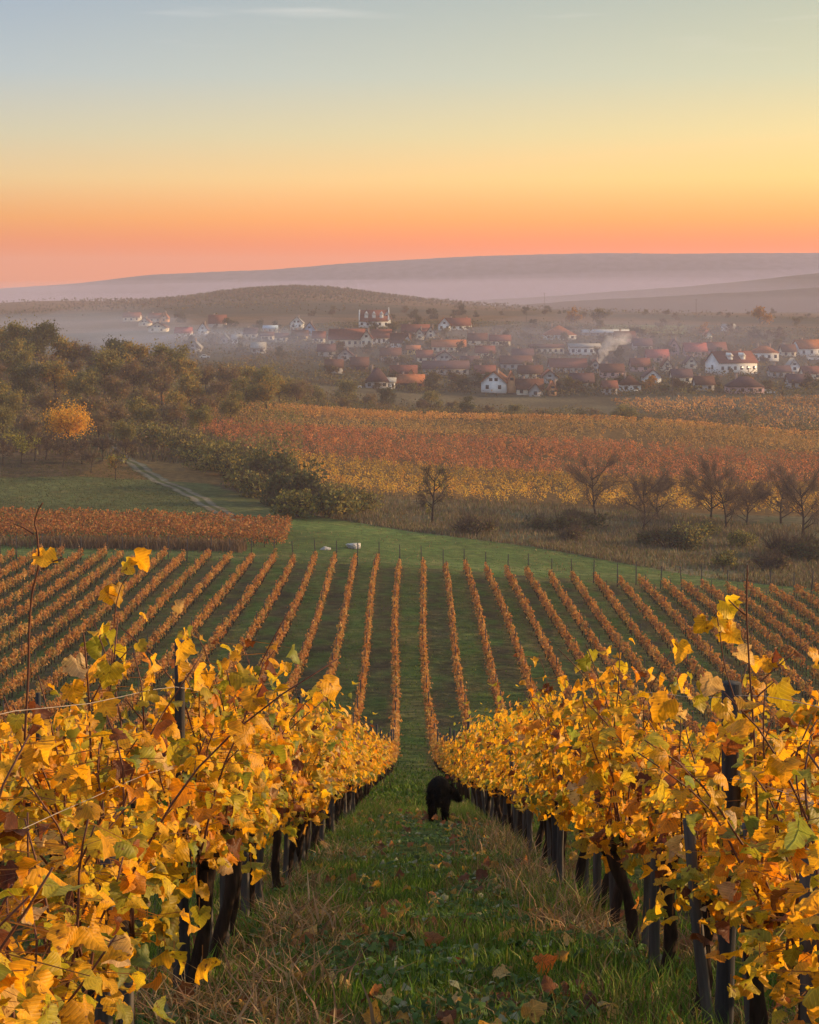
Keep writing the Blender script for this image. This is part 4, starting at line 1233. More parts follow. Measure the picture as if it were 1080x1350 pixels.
J = {}
joints = [('pelvis', (0, 0, .50), .130, None), ('loin', (.2, 0, .51), .14, 'pelvis'), ('rib', (.36, .01, .50), .145, 'loin'), ('chest', (.48, .03, .48), .14, 'rib'),
          ('neck', (.50, .10, .47), .105, 'chest'), ('skull', (.49, .175, .42), .085, 'neck'), ('stop', (.475, .225, .375), .06, 'skull'), ('muzzle', (.46, .265, .33), .045, 'stop'), ('nose', (.455, .29, .305), .032, 'muzzle'),
          ('tail1', (-.10, 0, .47), .045, 'pelvis'), ('tail2', (-.16, .01, .36), .045, 'tail1'), ('tail3', (-.15, .02, .22), .028, 'tail2')]
for s_, nm in ((-1, 'l'), (1, 'r')):
    o_ = .06 if s_ > 0 else -.03
    joints += [('hip' + nm, (.0 + o_, .08 * s_, .37), .09, 'pelvis'), ('knee' + nm, (.07 + o_, .088 * s_, .26), .064, 'hip' + nm), ('hock' + nm, (-.045 + o_, .088 * s_, .155), .04, 'knee' + nm),
               ('pastern' + nm, (-.02 + o_, .085 * s_, .045), .034, 'hock' + nm), ('toe' + nm, (.045 + o_, .088 * s_, .022), .03, 'pastern' + nm),
               ('shoulder' + nm, (.5, .085 * s_, .34), .08, 'chest'), ('elbow' + nm, (.46 - o_, .09 * s_, .22), .052, 'shoulder' + nm), ('wrist' + nm, (.48 - o_, .09 * s_, .11), .038, 'elbow' + nm),
               ('paw' + nm, (.49 - o_, .09 * s_, .035), .036, 'wrist' + nm), ('toes' + nm, (.545 - o_, .092 * s_, .022), .03, 'paw' + nm)]
names = [j_[0] for j_ in joints]
dme = bpy.data.meshes.new('body')
dme.from_pydata([dl(*j_[1]) for j_ in joints], [(names.index(j_[3]), q) for q, j_ in enumerate(joints) if j_[3]], [])
body = bpy.data.objects.new('black_dog', dme)
COL.objects.link(body)
skm = body.modifiers.new('skin', 'SKIN'); skm.use_smooth_shade = True
for q, j_ in enumerate(joints):
    dme.skin_vertices[0].data[q].radius = (j_[2], j_[2])
dme.skin_vertices[0].data[0].use_root = True
sb = body.modifiers.new('sub', 'SUBSURF'); sb.levels = 2; sb.render_levels = 2
bpy.context.view_layer.update()
dg = bpy.context.evaluated_depsgraph_get()
em = bpy.data.meshes.new_from_object(body.evaluated_get(dg))
bpy.data.objects.remove(body)
em.name = 'body'
em.materials.clear(); em.materials.append(M_dog)
dog = link('dog', em, None, (dx, dy, dz))
tag(dog, 'shaggy black dog seen from behind, sniffing at the vines beside the aisle', 'dog')
ne = len(em.vertices); co = np.zeros(ne * 3, np.float32); em.vertices.foreach_get('co', co); co = co.reshape(-1, 3)
no = np.zeros(ne * 3, np.float32); em.vertices.foreach_get('normal', no); no = no.reshape(-1, 3)
rr = np.random.default_rng(5)
idx = rr.integers(0, ne, 9000)
pp_ = co[idx] + rr.normal(0, .008, (9000, 3)); nn2 = no[idx]
dirf = nn2 * .55 + np.array([0, 0, -.75]) - fw * .35 + rr.normal(0, .25, (9000, 3)); dirf /= np.linalg.norm(dirf, axis=1)[:, None]
lowk = np.clip((co[idx][:, 2] + .0) / .3, .25, 1)
sdv = np.cross(dirf, nn2); sdv /= np.linalg.norm(sdv, axis=1)[:, None] + 1e-6
ln = (rr.uniform(.03, .07, 9000) * lowk)[:, None]
V = np.stack([pp_ - sdv * .005, pp_ + sdv * .005, pp_ + dirf * ln], 1).reshape(-1, 3)
link('fur', np_mesh('fur', V, [np.arange(27000).reshape(-1, 3)], None, [M_dog]), dog)
for s_ in (-1, 1):
    m_ = MB(); b0 = np.array(dl(.48 + .07 * s_, .15, .48)); e0 = np.array(dl(.47 + .11 * s_, .16, .38))
    m_.tube([b0, b0 * .5 + e0 * .5 + sd_ * .01, e0], [.03, .034, .012], 7)
    link('ear', m_.mesh('ear', [M_dog], True), dog)
m_ = MB(); c_ = np.array(dl(.45, .31, .30)); m_.tube([c_ - sd_ * .012, c_, c_ + sd_ * .012], [.010, .016, .008], 8); link('nose', m_.mesh('nose', [M_rubber], True), dog)

# ------------------------------------------------------------------ two pale boulders on the headland
def rock(seed, sx, sy, sz_):
    import bmesh
    bm = bmesh.new(); bmesh.ops.create_icosphere(bm, subdivisions=4, radius=1)
    r2 = np.random.default_rng(seed); dirs = unit(9, r2)
    for v in bm.verts:
        p = np.array(v.co); k = 1.0
        for d in dirs:
            q = p @ d
            if q > .62: k = min(k, .62 / q + .06)
        k += .05 * math.sin(p[0] * 7 + seed) * math.sin(p[1] * 8) + .03 * math.sin(p[2] * 15 + p[0] * 11)
        v.co = Vector((p[0] * sx * k, p[1] * sy * k, max(p[2], -.4) * sz_ * k))
    me_ = bpy.data.meshes.new('boulder'); bm.to_mesh(me_); bm.free(); me_.materials.append(M_rock)
    return me_


x_, y_, z_ = hit(467, 723, 150); tag(link('boulder', rock(3, 1.0, .7, .5), None, (x_, y_, z_ + .2), .1), 'larger flat-topped pale boulder on the grass strip', 'boulder')
x_, y_, z_ = hit(429, 725, 150); tag(link('boulder', rock(8, .62, .45, .3), None, (x_, y_, z_ + .1), .5), 'smaller low white boulder left of the flat-topped one', 'boulder')

# ------------------------------------------------------------------ village
WHITE = (.78, .78, .78); CREAM = (.68, .61, .50); YELLOW = (.58, .42, .16); PINK = (.50, .34, .36); GREY = (.40, .38, .38); BLUE = (.30, .42, .62); SUNLIT_W = (.62, .33, .17)  # last one: orange low sunlight put into the wall colour
RED = (.17, .066, .05); ORR = (.33, .125, .06); BRN = (.105, .05, .037); PUR = (.095, .055, .06); PNK = (.30, .085, .08); BLR = (.33, .42, .55); GRR = (.3, .29, .28)


def quadbox(m_, x0, x1, y0, y1, z0, z1, col):
    m_.box(x0, x1, y0, y1, z0, z1, col)


def house(px, py, wpx, hpx, rpx, ridge, wall, roof, label, nwin=3, yaw=0.0, chim=1, depth_m=None, name='house', dorm=0, hip=False, parapet=False, cat='house', trim=None):
    X, Y, Z = hit(px, py, 400)
    s_ = Y / F
    W = wpx * s_; H = max(1.1 if name == 'greenhouse' else 2.2, hpx * s_); RH = max(1.2, rpx * s_ * 1.12)
    D_ = depth_m or min(11, max(6.5, W * (.75 if ridge == 'x' else 1.3)))
    g = thing(name, label, cat, (X, Y + D_ * .5, Z), R(yaw), 'houses of the village')
    hw, hd = W / 2, D_ / 2
    B = -1.5
    m_ = MB()
    quadbox(m_, -hw, hw, -hd, hd, B, H, wall)
    if not hip:
        if ridge == 'x':
            for sx in (-1, 1):
                e = hw * sx
                m_.add([(e, -hd, H), (e, hd, H), (e, 0, H + RH), (e - .3 * sx, -hd, H), (e - .3 * sx, hd, H), (e - .3 * sx, 0, H + RH)], [(0, 1, 2), (3, 5, 4)], [(0, 2, 5, 3), (1, 4, 5, 2)], wall)
        else:
            for sy in (-1, 1):
                e = hd * sy
                m_.add([(-hw, e, H), (hw, e, H), (0, e, H + RH), (-hw, e - .3 * sy, H), (hw, e - .3 * sy, H), (0, e - .3 * sy, H + RH)], [(0, 1, 2), (3, 5, 4)], [(0, 2, 5, 3), (1, 4, 5, 2)], wall)
    link('wall', m_.mesh('wall', [M_wall]), g)
    # roof slabs with overhang and thickness
    r_ = MB(); ov = .45; th_ = .28
    if hip:
        a, b_ = hw + ov, hd + ov; rl = max(.3, hw - hd) if hw > hd else .3; ry = 0 if hw > hd else hd - hw
        V = [(-a, -b_, H - .05), (a, -b_, H - .05), (a, b_, H - .05), (-a, b_, H - .05), (-rl, -ry, H + RH), (rl, -ry, H + RH), (rl, ry + .01, H + RH), (-rl, ry + .01, H + RH)]
        r_.add(V, None, [(0, 1, 5, 4), (1, 2, 6, 5), (2, 3, 7, 6), (3, 0, 4, 7), (4, 5, 6, 7), (3, 2, 1, 0)], roof)
    else:
        hh = hd if ridge == 'x' else hw
        ln_ = (hw if ridge == 'x' else hd) + (ov if not parapet else -.35)
        sl = RH / hh; eo = ov
        prof = [(-(hh + eo), H - eo * sl + .05), (0, H + RH + .05), (0, H + RH + .05 + th_), (-(hh + eo), H - eo * sl + .05 + th_)]
        for sg in (-1, 1):
            V = []
            for e in (-ln_, ln_):
                for q, z_ in prof:
                    V.append((e, q * sg, z_) if ridge == 'x' else (q * sg, e, z_))
            fs = [(0, 1, 5, 4), (1, 2, 6, 5), (2, 3, 7, 6), (3, 0, 4, 7), (3, 2, 1, 0), (4, 5, 6, 7)]
            r_.add(V, None, fs, roof)
    ro = link('roof', r_.mesh('roof', [M_roof]), g)
    for k in range(chim):
        c_ = MB(); cx = hw * (-.45 if k == 0 else .5); cy = .5
        if ridge == 'y' and not hip: cx, cy = .8 * (1 if k == 0 else -1), hd * .3 * (1 if k else -1)
        c_.box(cx - .35, cx + .35, cy - .35, cy + .35, H + RH * .45, H + RH + .9, (.42, .30, .25)); c_.box(cx - .45, cx + .45, cy - .45, cy + .45, H + RH + .9, H + RH + 1.1, (.35, .28, .25))
        link('chimney', c_.mesh('chimney', [M_wall]), ro)
    # windows and door on the side towards the valley
    nfl = 2 if H > 5.2 else 1
    for fl in range(nfl):
        for k in range(nwin):
            cx = -hw + (k + .5) * W / nwin; zc = (H / nfl) * (fl + .55); ww = min(.55, W / nwin * .22); wh = min(.65, H / nfl * .25)
            w_ = MB(); w_.box(cx - ww, cx + ww, -hd - .05, -hd + .1, zc - wh, zc + wh)
            wo_ = link('window', w_.mesh('window', [M_glass]), g)
    if ridge == 'y' and not hip and RH > 2:
        for sx in ((-1, 1) if W > 6 else (0,)):
            w_ = MB(); w_.box(sx * .9 - .55, sx * .9 + .55, -hd - .05, -hd + .1, H + RH * .12, H + RH * .42); link('window', w_.mesh('window', [M_glass]), g)
    for sx in (-1, 1):      # side windows
        w_ = MB(); w_.box(min(sx * (hw - .1), sx * (hw + .05)), max(sx * (hw - .1), sx * (hw + .05)), -.7, .7, H * .42, H * .78); link('window', w_.mesh('window', [M_glass]), g)
    if parapet:
        for sx in (-1, 1):
            p_ = MB(); e = hw * sx
            for q in range(6):
                t0, t1 = q / 6, (q + 1) / 6
                p_.box(min(e, e - .55 * sx) - .02, max(e, e - .55 * sx) + .02, -hd * (1 - t0) - .2, hd * (1 - t0) + .2, H + RH * t0, H + RH * t1 + .4, (.8, .8, .78))
            if sx > 0: p_.box(e - .5, e, -.4, .4, H + RH + .4, H + RH + 1.5, (.8, .8, .78))
            link('gable', p_.mesh('gable', [M_wall]), g)
    for k in range(dorm):
        cx = -hw + (k + 1) * W / (dorm + 1); d_ = MB()
        d_.box(cx - .9, cx + .9, -hd * .8, -hd * .1, H + RH * .1, H + RH * .62, (.78, .78, .76))
        d_.add([(cx - 1.1, -hd * .86, H + RH * .62), (cx + 1.1, -hd * .86, H + RH * .62), (cx, -hd * .86, H + RH * .95), (cx - 1.1, 0, H + RH * .62), (cx + 1.1, 0, H + RH * .62), (cx, 0, H + RH * .95)], [(0, 1, 2), (3, 5, 4)], [(0, 2, 5, 3), (1, 4, 5, 2), (0, 3, 4, 1)], (.74, .74, .72))
        link('dormer', d_.mesh('dormer', [M_wall]), ro)
    return g


house(173, 424, 22, 6, 5, 'x', CREAM, RED, 'red-roofed pale house, leftmost of the far hillside cluster', 3)
house(190, 430, 15, 5, 5, 'y', CREAM, RED, 'small gabled red house in the far left cluster, lowest to the left', 1)
house(204, 425, 16, 6, 5, 'x', CREAM, RED, 'dark-red-roofed house in the middle of the far left cluster', 2)
house(216, 425, 11, 6, 6, 'y', SUNLIT_W, ORR, 'sunlit orange gabled house at the right end of the far left cluster', 1)
house(207, 438, 24, 6, 6, 'y', CREAM, BRN, 'wide pale gabled house below the far left cluster', 2)
house(241, 445, 21, 5, 6, 'x', WHITE, PNK, 'long white house with a bright pinkish-red roof on the left', 3, chim=0)
house(267, 441, 13, 6, 8, 'y', WHITE, BRN, 'narrow white house with steep gable, right of the pink-roofed one', 1)
house(286, 431, 22, 4, 9, 'x', GREY, RED, 'house with a big steep red roof among trees, above the white gable', 1, chim=1)
house(254, 465, 19, 6, 8, 'y', GREY, GRR, 'hazy grey gabled house in the smoke at the left', 1)
house(295, 453, 10, 4, 5, 'y', GREY, GRR, 'tiny grey gabled house in the smoke, right of the hazy grey one', 1, chim=0)
house(311, 453, 11, 4, 4, 'x', WHITE, GRR, 'tiny white shed in the smoke left of the blue-roofed shed', 1, chim=0)
house(356, 439, 18, 4, 3, 'x', GREY, BLR, 'long low shed with pale blue roof', 3, chim=0, name='shed', cat='shed')
house(352, 449, 16, 4, 4, 'x', CREAM, BRN, 'low cream house below the pale blue shed', 3)
house(371, 451, 16, 4, 4, 'x', CREAM, PUR, 'low house with dark roof right of the low cream house', 2)
house(391, 434, 17, 8, 7, 'y', WHITE, GRR, 'tall white gabled house on the left half of the village', 2)
house(408, 443, 14, 9, 8, 'y', BLUE, BRN, 'blue gabled house beside the tall white one', 1)
house(395, 449, 20, 4, 6, 'x', YELLOW, BRN, 'low yellow house with brown roof in front of the blue one', 3)
house(493, 432, 40, 9, 12, 'x', WHITE, RED, 'white manor with stepped gables and dormers above the village', 5, parapet=True, dorm=3, chim=0, name='manor_house', cat='manor', depth_m=11)
house(510, 431, 10, 12, 8, 'y', WHITE, RED, 'narrow white gabled wing at the right end of the manor', 1, chim=0)
house(457, 458, 46, 11, 11, 'x', CREAM, RED, 'long two-storey house with red roof and yellowish wall below the manor', 6, name='house')
house(483, 458, 15, 12, 9, 'y', CREAM, RED, 'pale gable-fronted house at the right end of the long red-roofed one', 2)
house(503, 453, 25, 8, 9, 'x', WHITE, RED, 'white house with dark red roof directly below the manor', 4)
house(528, 458, 26, 6, 10, 'x', WHITE, BRN, 'house with large brown roof right of the pale gables', 2)
house(537, 459, 14, 7, 8, 'y', WHITE, BRN, 'small white gable fronting the large brown roof', 1)
house(548, 444, 36, 6, 8, 'x', CREAM, RED, 'long dark red roof behind the brown-roofed house', 4)
house(553, 448, 13, 6, 7, 'y', CREAM, BRN, 'first of two little gables under the long dark red roof, left one', 1)
house(568, 446, 12, 7, 7, 'y', CREAM, BRN, 'second of two little gables under the long dark red roof, right one', 1)
house(586, 436, 16, 8, 8, 'y', WHITE, ORR, 'white gable with dark windows at the left of the upper white villa', 2, chim=0)
house(603, 435, 34, 6, 8, 'x', WHITE, RED, 'upper white villa with red roof right of the manor', 4)
house(616, 434, 12, 7, 8, 'y', WHITE, ORR, 'white gable at the right end of the upper white villa', 1, chim=0)
house(545, 468, 17, 6, 4, 'x', YELLOW, ORR, 'small yellow house with low orange roof in the village centre', 2, chim=0)
house(592, 464, 44, 5, 7, 'x', CREAM, ORR, 'long low building with orange-red roof under the upper villa', 6)
house(586, 481, 30, 4, 9, 'y', GREY, PUR, 'dark gable with white trim in the middle of the village', 2)
house(474, 490, 22, 6, 9, 'x', PUR, BRN, 'dark purple-brown house with one white window, lower left village', 2)
house(497, 512, 30, 6, 16, 'x', GREY, PUR, 'big dark hipped roof at the lower left edge of the village', 3, hip=True)
house(512, 513, 18, 8, 4, 'x', WHITE, GRR, 'white flat-fronted house beside the big dark hipped roof', 3, chim=0)
house(532, 500, 34, 6, 8, 'x', CREAM, RED, 'long dull red roof behind the bright orange roof', 3)
house(542, 502, 9, 5, 6, 'y', SUNLIT_W, ORR, 'tiny gable glowing orange in the sun, lower village', 0, chim=0)
house(540, 513, 38, 5, 8, 'x', BRN, ORR, 'long bright orange roof at the lower edge of the village', 4)
house(588, 494, 60, 5, 8, 'x', GREY, PUR, 'very long purple-grey roof in the lower middle of the village', 6)
house(655, 518, 33, 14, 12, 'y', WHITE, ORR, 'white gable house with two dark windows at the front of the village', 2, yaw=-14, depth_m=9)
house(675, 518, 12, 15, 11, 'y', SUNLIT_W, ORR, 'narrow sunlit orange gable touching the white gable house', 0, chim=0)
house(699, 521, 34, 8, 10, 'x', CREAM, BRN, 'brown-roofed house right of the white gable house', 3, chim=2)
house(706, 523, 15, 7, 7, 'y', GREY, BRN, 'little grey gable porch before the brown-roofed house', 1, chim=0)
house(729, 522, 10, 9, 8, 'y', SUNLIT_W, ORR, 'small orange sunlit house at the right of the brown-roofed one', 1)
house(739, 448, 42, 5, 11, 'x', WHITE, ORR, 'hall with a large bright orange roof above the village', 4, hip=True, depth_m=14, name='hall', cat='hall')
house(722, 466, 44, 7, 2, 'x', CREAM, BRN, 'long flat brown-roofed building below the orange hall', 6, chim=0)
house(772, 468, 40, 10, 3, 'x', WHITE, GRR, 'long pale modern block beside the chimney smoke', 5, chim=0)
house(750, 492, 48, 5, 9, 'x', GREY, RED, 'long dull-red roof left of the smoking chimney', 5, chim=1)
house(681, 487, 40, 4, 8, 'x', GREY, BRN, 'long brownish-pink roof behind the white gable house', 4)
house(660, 456, 26, 4, 6, 'x', CREAM, RED, 'row of dark red roof left of the flat brown building', 3)
house(620, 486, 22, 5, 7, 'x', GREY, PUR, 'small purple-grey roof between the village centre and the white gable house', 2)
house(640, 472, 24, 5, 7, 'x', CREAM, RED, 'red-roofed house amid trees in the village centre', 3)
house(800, 442, 62, 3, 2.5, 'x', GREY, (.42, .43, .45), 'very long pale greenhouse roof on the upper right', 8, chim=0, name='greenhouse', cat='greenhouse')
house(785, 492, 16, 8, 8, 'y', GREY, BRN, 'grey house whose chimney is smoking', 1)
house(832, 516, 26, 8, 11, 'x', WHITE, BRN, 'white cottage with dark hipped roof at the lower right', 2, hip=True)
house(861, 505, 22, 7, 8, 'y', WHITE, PUR, 'whitish gable half hidden by the orange bush', 1)
house(889, 468, 14, 10, 9, 'y', PINK, PUR, 'tall pink gabled house on the right half', 1)
house(868, 478, 28, 5, 8, 'x', PINK, PNK, 'long pinkish roof left of the tall pink gable', 3)
house(880, 490, 12, 8, 7, 'y', CREAM, BRN, 'small cream gable below the tall pink house', 1)
house(912, 486, 15, 6, 8, 'y', CREAM, PUR, 'cream gable with steep dark roof left of the apartment house', 1)
house(918, 470, 28, 6, 9, 'x', PINK, PNK, 'pink-walled house behind the apartment house', 3)
house(968, 494, 56, 16, 12, 'x', WHITE, RED, 'big white apartment house with red roof and white chimneys', 6, yaw=18, chim=2, dorm=2, depth_m=11, name='apartment_house', cat='apartment house')
house(1010, 476, 34, 11, 8, 'x', WHITE, ORR, 'white house with orange roof right of the apartment house', 4, chim=2, hip=True)
house(1068, 470, 34, 11, 9, 'x', WHITE, ORR, 'white house with bright orange roof at the right edge', 3, yaw=12, chim=1)
house(1041, 470, 18, 6, 7, 'x', CREAM, BRN, 'brown-roofed outbuilding between the two orange-roofed white houses', 2)
house(985, 519, 46, 6, 12, 'x', PINK, PUR, 'large dark purple hipped-roof house at the lower right', 4, hip=True)
house(1048, 490, 14, 6, 8, 'y', WHITE, GRR, 'small white gable like a tent right of the apartment house', 1, chim=0)
house(1030, 498, 26, 5, 6, 'x', GREY, PUR, 'grey low house below the tent-like white gable', 3)
house(935, 447, 8, 6, 4, 'y', (.8, .74, .62), ORR, 'tiny sunlit white house beside the yellow tree on the right', 0, chim=0)  # white wall with warm sunlight put into its colour
house(962, 437, 16, 4, 3, 'x', WHITE, GRR, 'small white farm building on the ridge at the right', 2, chim=0)
house(808, 498, 30, 5, 8, 'x', PINK, BRN, 'brown-pink roof above the white cottage', 3)
house(1072, 500, 24, 5, 7, 'x', CREAM, RED, 'red-roofed low house at the right edge below the van', 2)
house(430, 470, 22, 5, 7, 'x', GREY, PUR, 'purple-grey roof in the haze left of the long red-roofed house', 2)
house(340, 466, 18, 4, 6, 'x', GREY, GRR, 'faint grey barn in the smoke below the low cream house', 2, chim=0)

for a_ in [
        (515, 476, 26, 5, 8, 'x', GREY, BRN, 'brown roof between the yellow house and the dark purple-brown one', 2), (640, 500, 26, 5, 8, 'x', GREY, RED, 'dull red roof above and left of the white gable house', 2),
        (700, 500, 30, 5, 8, 'x', CREAM, BRN, 'brown roof above the brown-roofed house at the front', 3), (725, 506, 22, 5, 8, 'y', GREY, RED, 'grey gable above the small orange sunlit house', 1),
        (768, 512, 30, 5, 9, 'x', GREY, PUR, 'low purple roof between the orange sunlit house and the white cottage', 3), (805, 520, 18, 5, 7, 'x', GREY, RED, 'small red roof just left of the white cottage', 2),
        (845, 490, 24, 5, 8, 'x', PINK, RED, 'red roof above the whitish gable by the orange bush', 2), (900, 505, 26, 5, 8, 'x', CREAM, PUR, 'dark roof between the orange bush and the purple hipped house', 2),
        (930, 515, 24, 5, 8, 'x', GREY, BRN, 'brown roof just left of the large purple hipped house', 2), (1056, 512, 30, 5, 8, 'x', GREY, PUR, 'long purple roof at the lower right corner of the village', 3),
        (690, 476, 26, 4, 7, 'x', CREAM, PUR, 'purple roof below the flat brown-roofed building', 3), (560, 478, 20, 5, 7, 'x', CREAM, RED, 'small red roof right of the yellow house', 2),
        (630, 455, 24, 5, 7, 'x', CREAM, BRN, 'brown roof right below the upper white villa', 2), (440, 492, 22, 5, 8, 'x', GREY, BRN, 'hazy brown roof at the left end of the lower village', 2),
        (455, 476, 20, 5, 7, 'y', GREY, PUR, 'hazy grey gable below the long two-storey house', 1), (825, 452, 26, 5, 7, 'x', PINK, BRN, 'brown roof right of the smoke plume, under the greenhouse', 3),
        (848, 462, 24, 5, 7, 'x', GREY, PUR, 'purple roof left of the tall pink gable', 2), (945, 468, 26, 5, 8, 'x', PINK, RED, 'red roof peeping over the apartment house', 2),
        (420, 452, 16, 5, 7, 'x', CREAM, RED, 'little red roof between the blue gable and the long red roof', 2), (330, 446, 16, 4, 6, 'x', CREAM, PUR, 'little dark roof left of the low cream house', 2)]:
    house(*a_)

# cars in the village
def car(px, py, ln_, label, van=False):
    X, Y, Z = hit(px, py, 400); s_ = 1.0
    g = thing('van' if van else 'parked_car', label, 'van' if van else 'car', (X, Y, Z), R(8))
    m_ = MB(); l2 = ln_ / 2; hb = 1.9 if van else .85
    prof = [(-l2, .35), (-l2, hb * .95), (-l2 + .1, hb), (l2 - .9, hb), (l2 - .1, hb * .62), (l2, .35)] if van else [(-l2, .3), (-l2 + .03, .8), (-l2 + .5, .88), (-l2 + 1.0, 1.38), (l2 - 1.6, 1.4), (l2 - .95, .92), (l2 - .1, .78), (l2, .3)]
    n_ = len(prof); V = [(x, -.85, z) for x, z in prof] + [(x, .85, z) for x, z in prof]
    q = [(k, (k + 1) % n_, n_ + (k + 1) % n_, n_ + k) for k in range(n_)]
    cx = np.mean([p[0] for p in prof]); cz = .6
    V += [(cx, -.85, cz), (cx, .85, cz)]
    f3 = [(2 * n_, k, (k + 1) % n_) for k in range(n_)] + [(2 * n_ + 1, n_ + (k + 1) % n_, n_ + k) for k in range(n_)]
    m_.add(V, f3, q); link('body', m_.mesh('body', [M_paint]), g)
    w_ = MB(); zb = (1.2, 1.65) if van else (.95, 1.28); w_.box(-l2 + 1.1 if not van else l2 - 1.4, l2 - 1.5 if not van else l2 - .9, -.87, .87, *zb); link('window', w_.mesh('window', [M_glass]), g)
    for x in (-l2 + .8, l2 - .8):
        for y in (-.8, .8):
            t_ = MB(); t_.tube([(x, y - .1, .32), (x, y + .1, .32)], .32, 10); link('wheel', t_.mesh('wheel', [M_rubber]), g)


car(1013, 519, 4.2, 'small white car parked at the lower right edge of the village')
car(1073, 475, 5.6, 'white van parked at the right edge of the village', True)
car(469, 512, 4.0, 'white car parked at the lower left edge of the village')
car(270, 472, 4.0, 'white car in the smoke at the left of the village')

# village trees
vt = 0
kinds = ['olive', 'brown', 'dark green', 'olive', 'brown', 'dark green']
bands = [('on the ridge behind the village', 410, 422, 30, 400, 1085), ('among the uppermost houses', 428, 440, 32, 240, 1085), ('above the village centre', 444, 456, 34, 240, 1085),
         ('in the village centre', 460, 474, 35, 300, 1085), ('among the lower houses', 480, 497, 35, 420, 1085), ('along the lower village edge', 508, 520, 34, 440, 1090)]
for nm, y0, y1, n_, xa, xb in bands:
    pxs = np.sort(rng.uniform(xa, xb, n_))
    for q, px in enumerate(pxs):
        X, Y, Z = hit(px, rng.uniform(y0, y1), 400)
        k = int(rng.integers(0, 6))
        put_tree('tree', T_V[k], X, Y + 3, f'hazy {kinds[k]} tree, {ORD[q]} from the left {nm}', 'tree', 'village trees ' + nm, rng.uniform(.5, .95), -1.4)
for q, (px, py, s_, ms, lab) in enumerate([
        (857, 515, 1.1, T_VG[0], 'round orange bush-like tree beside the white cottage'),
        (930, 440, 1.3, T_VG[1], 'golden tree on the upper right beside the tiny white house'),
        (1003, 428, 2.2, T_VG[0], 'big hazy ochre tree on the ridge at the right'),
        (760, 425, 1.9, T_VG[1], 'wide hazy ochre tree on the ridge behind the orange hall'),
        (790, 425, 1.7, T_V[0], 'wide hazy olive tree right of the ochre one behind the hall'),
        (570, 508, 1.0, T_V[0], 'olive-yellow tree right of the long bright orange roof'),
        (605, 416, 1.3, T_V[2], 'dark tall tree behind the upper white villa'),
        (570, 420, 1.2, T_V[5], 'dark wide tree between manor and upper villa'),
        (545, 420, 1.0, T_V[2], 'dark tree just right of the manor'),
        (237, 425, 1.3, T_V[5], 'dark tree right of the far left house cluster'),
        (812, 480, 1.2, T_V[2], 'dark tree right of the chimney smoke'),
        (985, 512, .9, T_VG[0], 'reddish tree left of the dark purple house'),
        (300, 432, 1.1, T_V[5], 'dark tree right of the steep red roof'),
        (443, 458, .9, T_VG[1], 'yellow tree in front of the long red-roofed house')]):
    X, Y, Z = hit(px, py, 400); put_tree('tree', ms, X, Y, lab, 'tree', None, s_, -1.8 * s_)
# gardens, hedges and scrub between the houses
def scrub(name, label, n_, pxr, yr, hr, sz, pal, seed, thr, dark=1.0):
    r2 = np.random.default_rng(seed)
    px = r2.uniform(*pxr, n_); y = r2.uniform(*yr, n_); x = (px - 540) / F * y
    k_ = nz2(x, y, .11, seed) + .6 * nz2(x, y, .35, seed + 1) > thr
    x, y = x[k_], y[k_]; m_ = len(x)
    hm = np.clip(.55 + .5 * nz2(x, y, .22, seed + 2), .12, 1.2)
    z = gz(x, y) + hm * (hr[0] + (hr[1] - hr[0]) * r2.random(m_) ** 1.3)
    cp = pick(pal, EQ(pal), 60, r2, .2)
    ci = ((np.floor(x / 5) * 7 + np.floor(y / 6) * 13).astype(int)) % 60
    c_ = cp[ci] * .6 + pick(pal, EQ(pal), m_, r2, .2) * .4
    V, Fc, C3 = leaves(np.stack([x, y, z], -1), unit(m_, r2) + np.array([0, -.3, .4]), unit(m_, r2), r2.uniform(*sz, m_), np.clip(c_ * dark, .005, .9), 0, seed)
    return tag(link(name, np_mesh(name, V, [Fc], C3, [M_tree])), label, 'scrub', None, 'stuff')


P_ALL = np.vstack([P_OL, P_BR, P_DK, P_GO[2:] * .7])
scrub('garden_greenery', 'hazy gardens, hedges and fruit bushes between the village houses', 60000, (230, 1120), (520, 830), (.2, 3.6), (.35, .9), P_ALL, 91, -.25, .6)
scrub('hedge_belt', 'dark hedge running along the far edge of the vineyard hill', 16000, (560, 1150), (362, 386), (.2, 3.0), (.2, .45), np.vstack([P_DK, P_BR]), 94, -.5, .6)
scrub('scrub_belt', 'belt of brown scrub between the vineyard hill and the village', 42000, (300, 1130), (384, 470), (.2, 4.2), (.22, .55), P_ALL, 92, -.45, .7)
scrub('wood_scrub', 'undergrowth and saplings filling the left wood', 42000, (-120, 400), (255, 395), (.2, 4.5), (.16, .4), np.vstack([P_OL, P_BR]), 93, -.35)
# hill and ridge woods far off
n_ = 16000
hr_ = np.random.default_rng(77)
hx = hr_.normal(-115, 80, n_); hy = hr_.normal(1440, 120, n_)
pos = np.stack([hx, hy, gz(hx, hy) + hr_.uniform(.2, 3, n_)], -1)
V, Fc, C3 = leaves(pos, unit(n_, hr_) + np.array([0, -.4, .3]), unit(n_, hr_), hr_.uniform(.8, 2.2, n_), pick(np.vstack([P_DK, P_BR]) * .5, EQ(range(8)), n_, hr_), 0, 5)
tag(link('far_wood', np_mesh('far_wood', V, [Fc], C3, [M_tree])), 'far-off dark wood covering the low hill behind the village', 'wood', None, 'stuff')
n_ = 16000
hx = hr_.uniform(-560, 420, n_); hy = hr_.normal(1180, 60, n_) + 40 * np.sin(hx * .02)
k_ = nz2(hx, hy * 2.5, .03, 8) > .35; hx, hy = hx[k_], hy[k_]; n_ = len(hx)
pos = np.stack([hx, hy, gz(hx, hy) + .1 + 3.2 * hr_.random(n_) ** 2], -1)
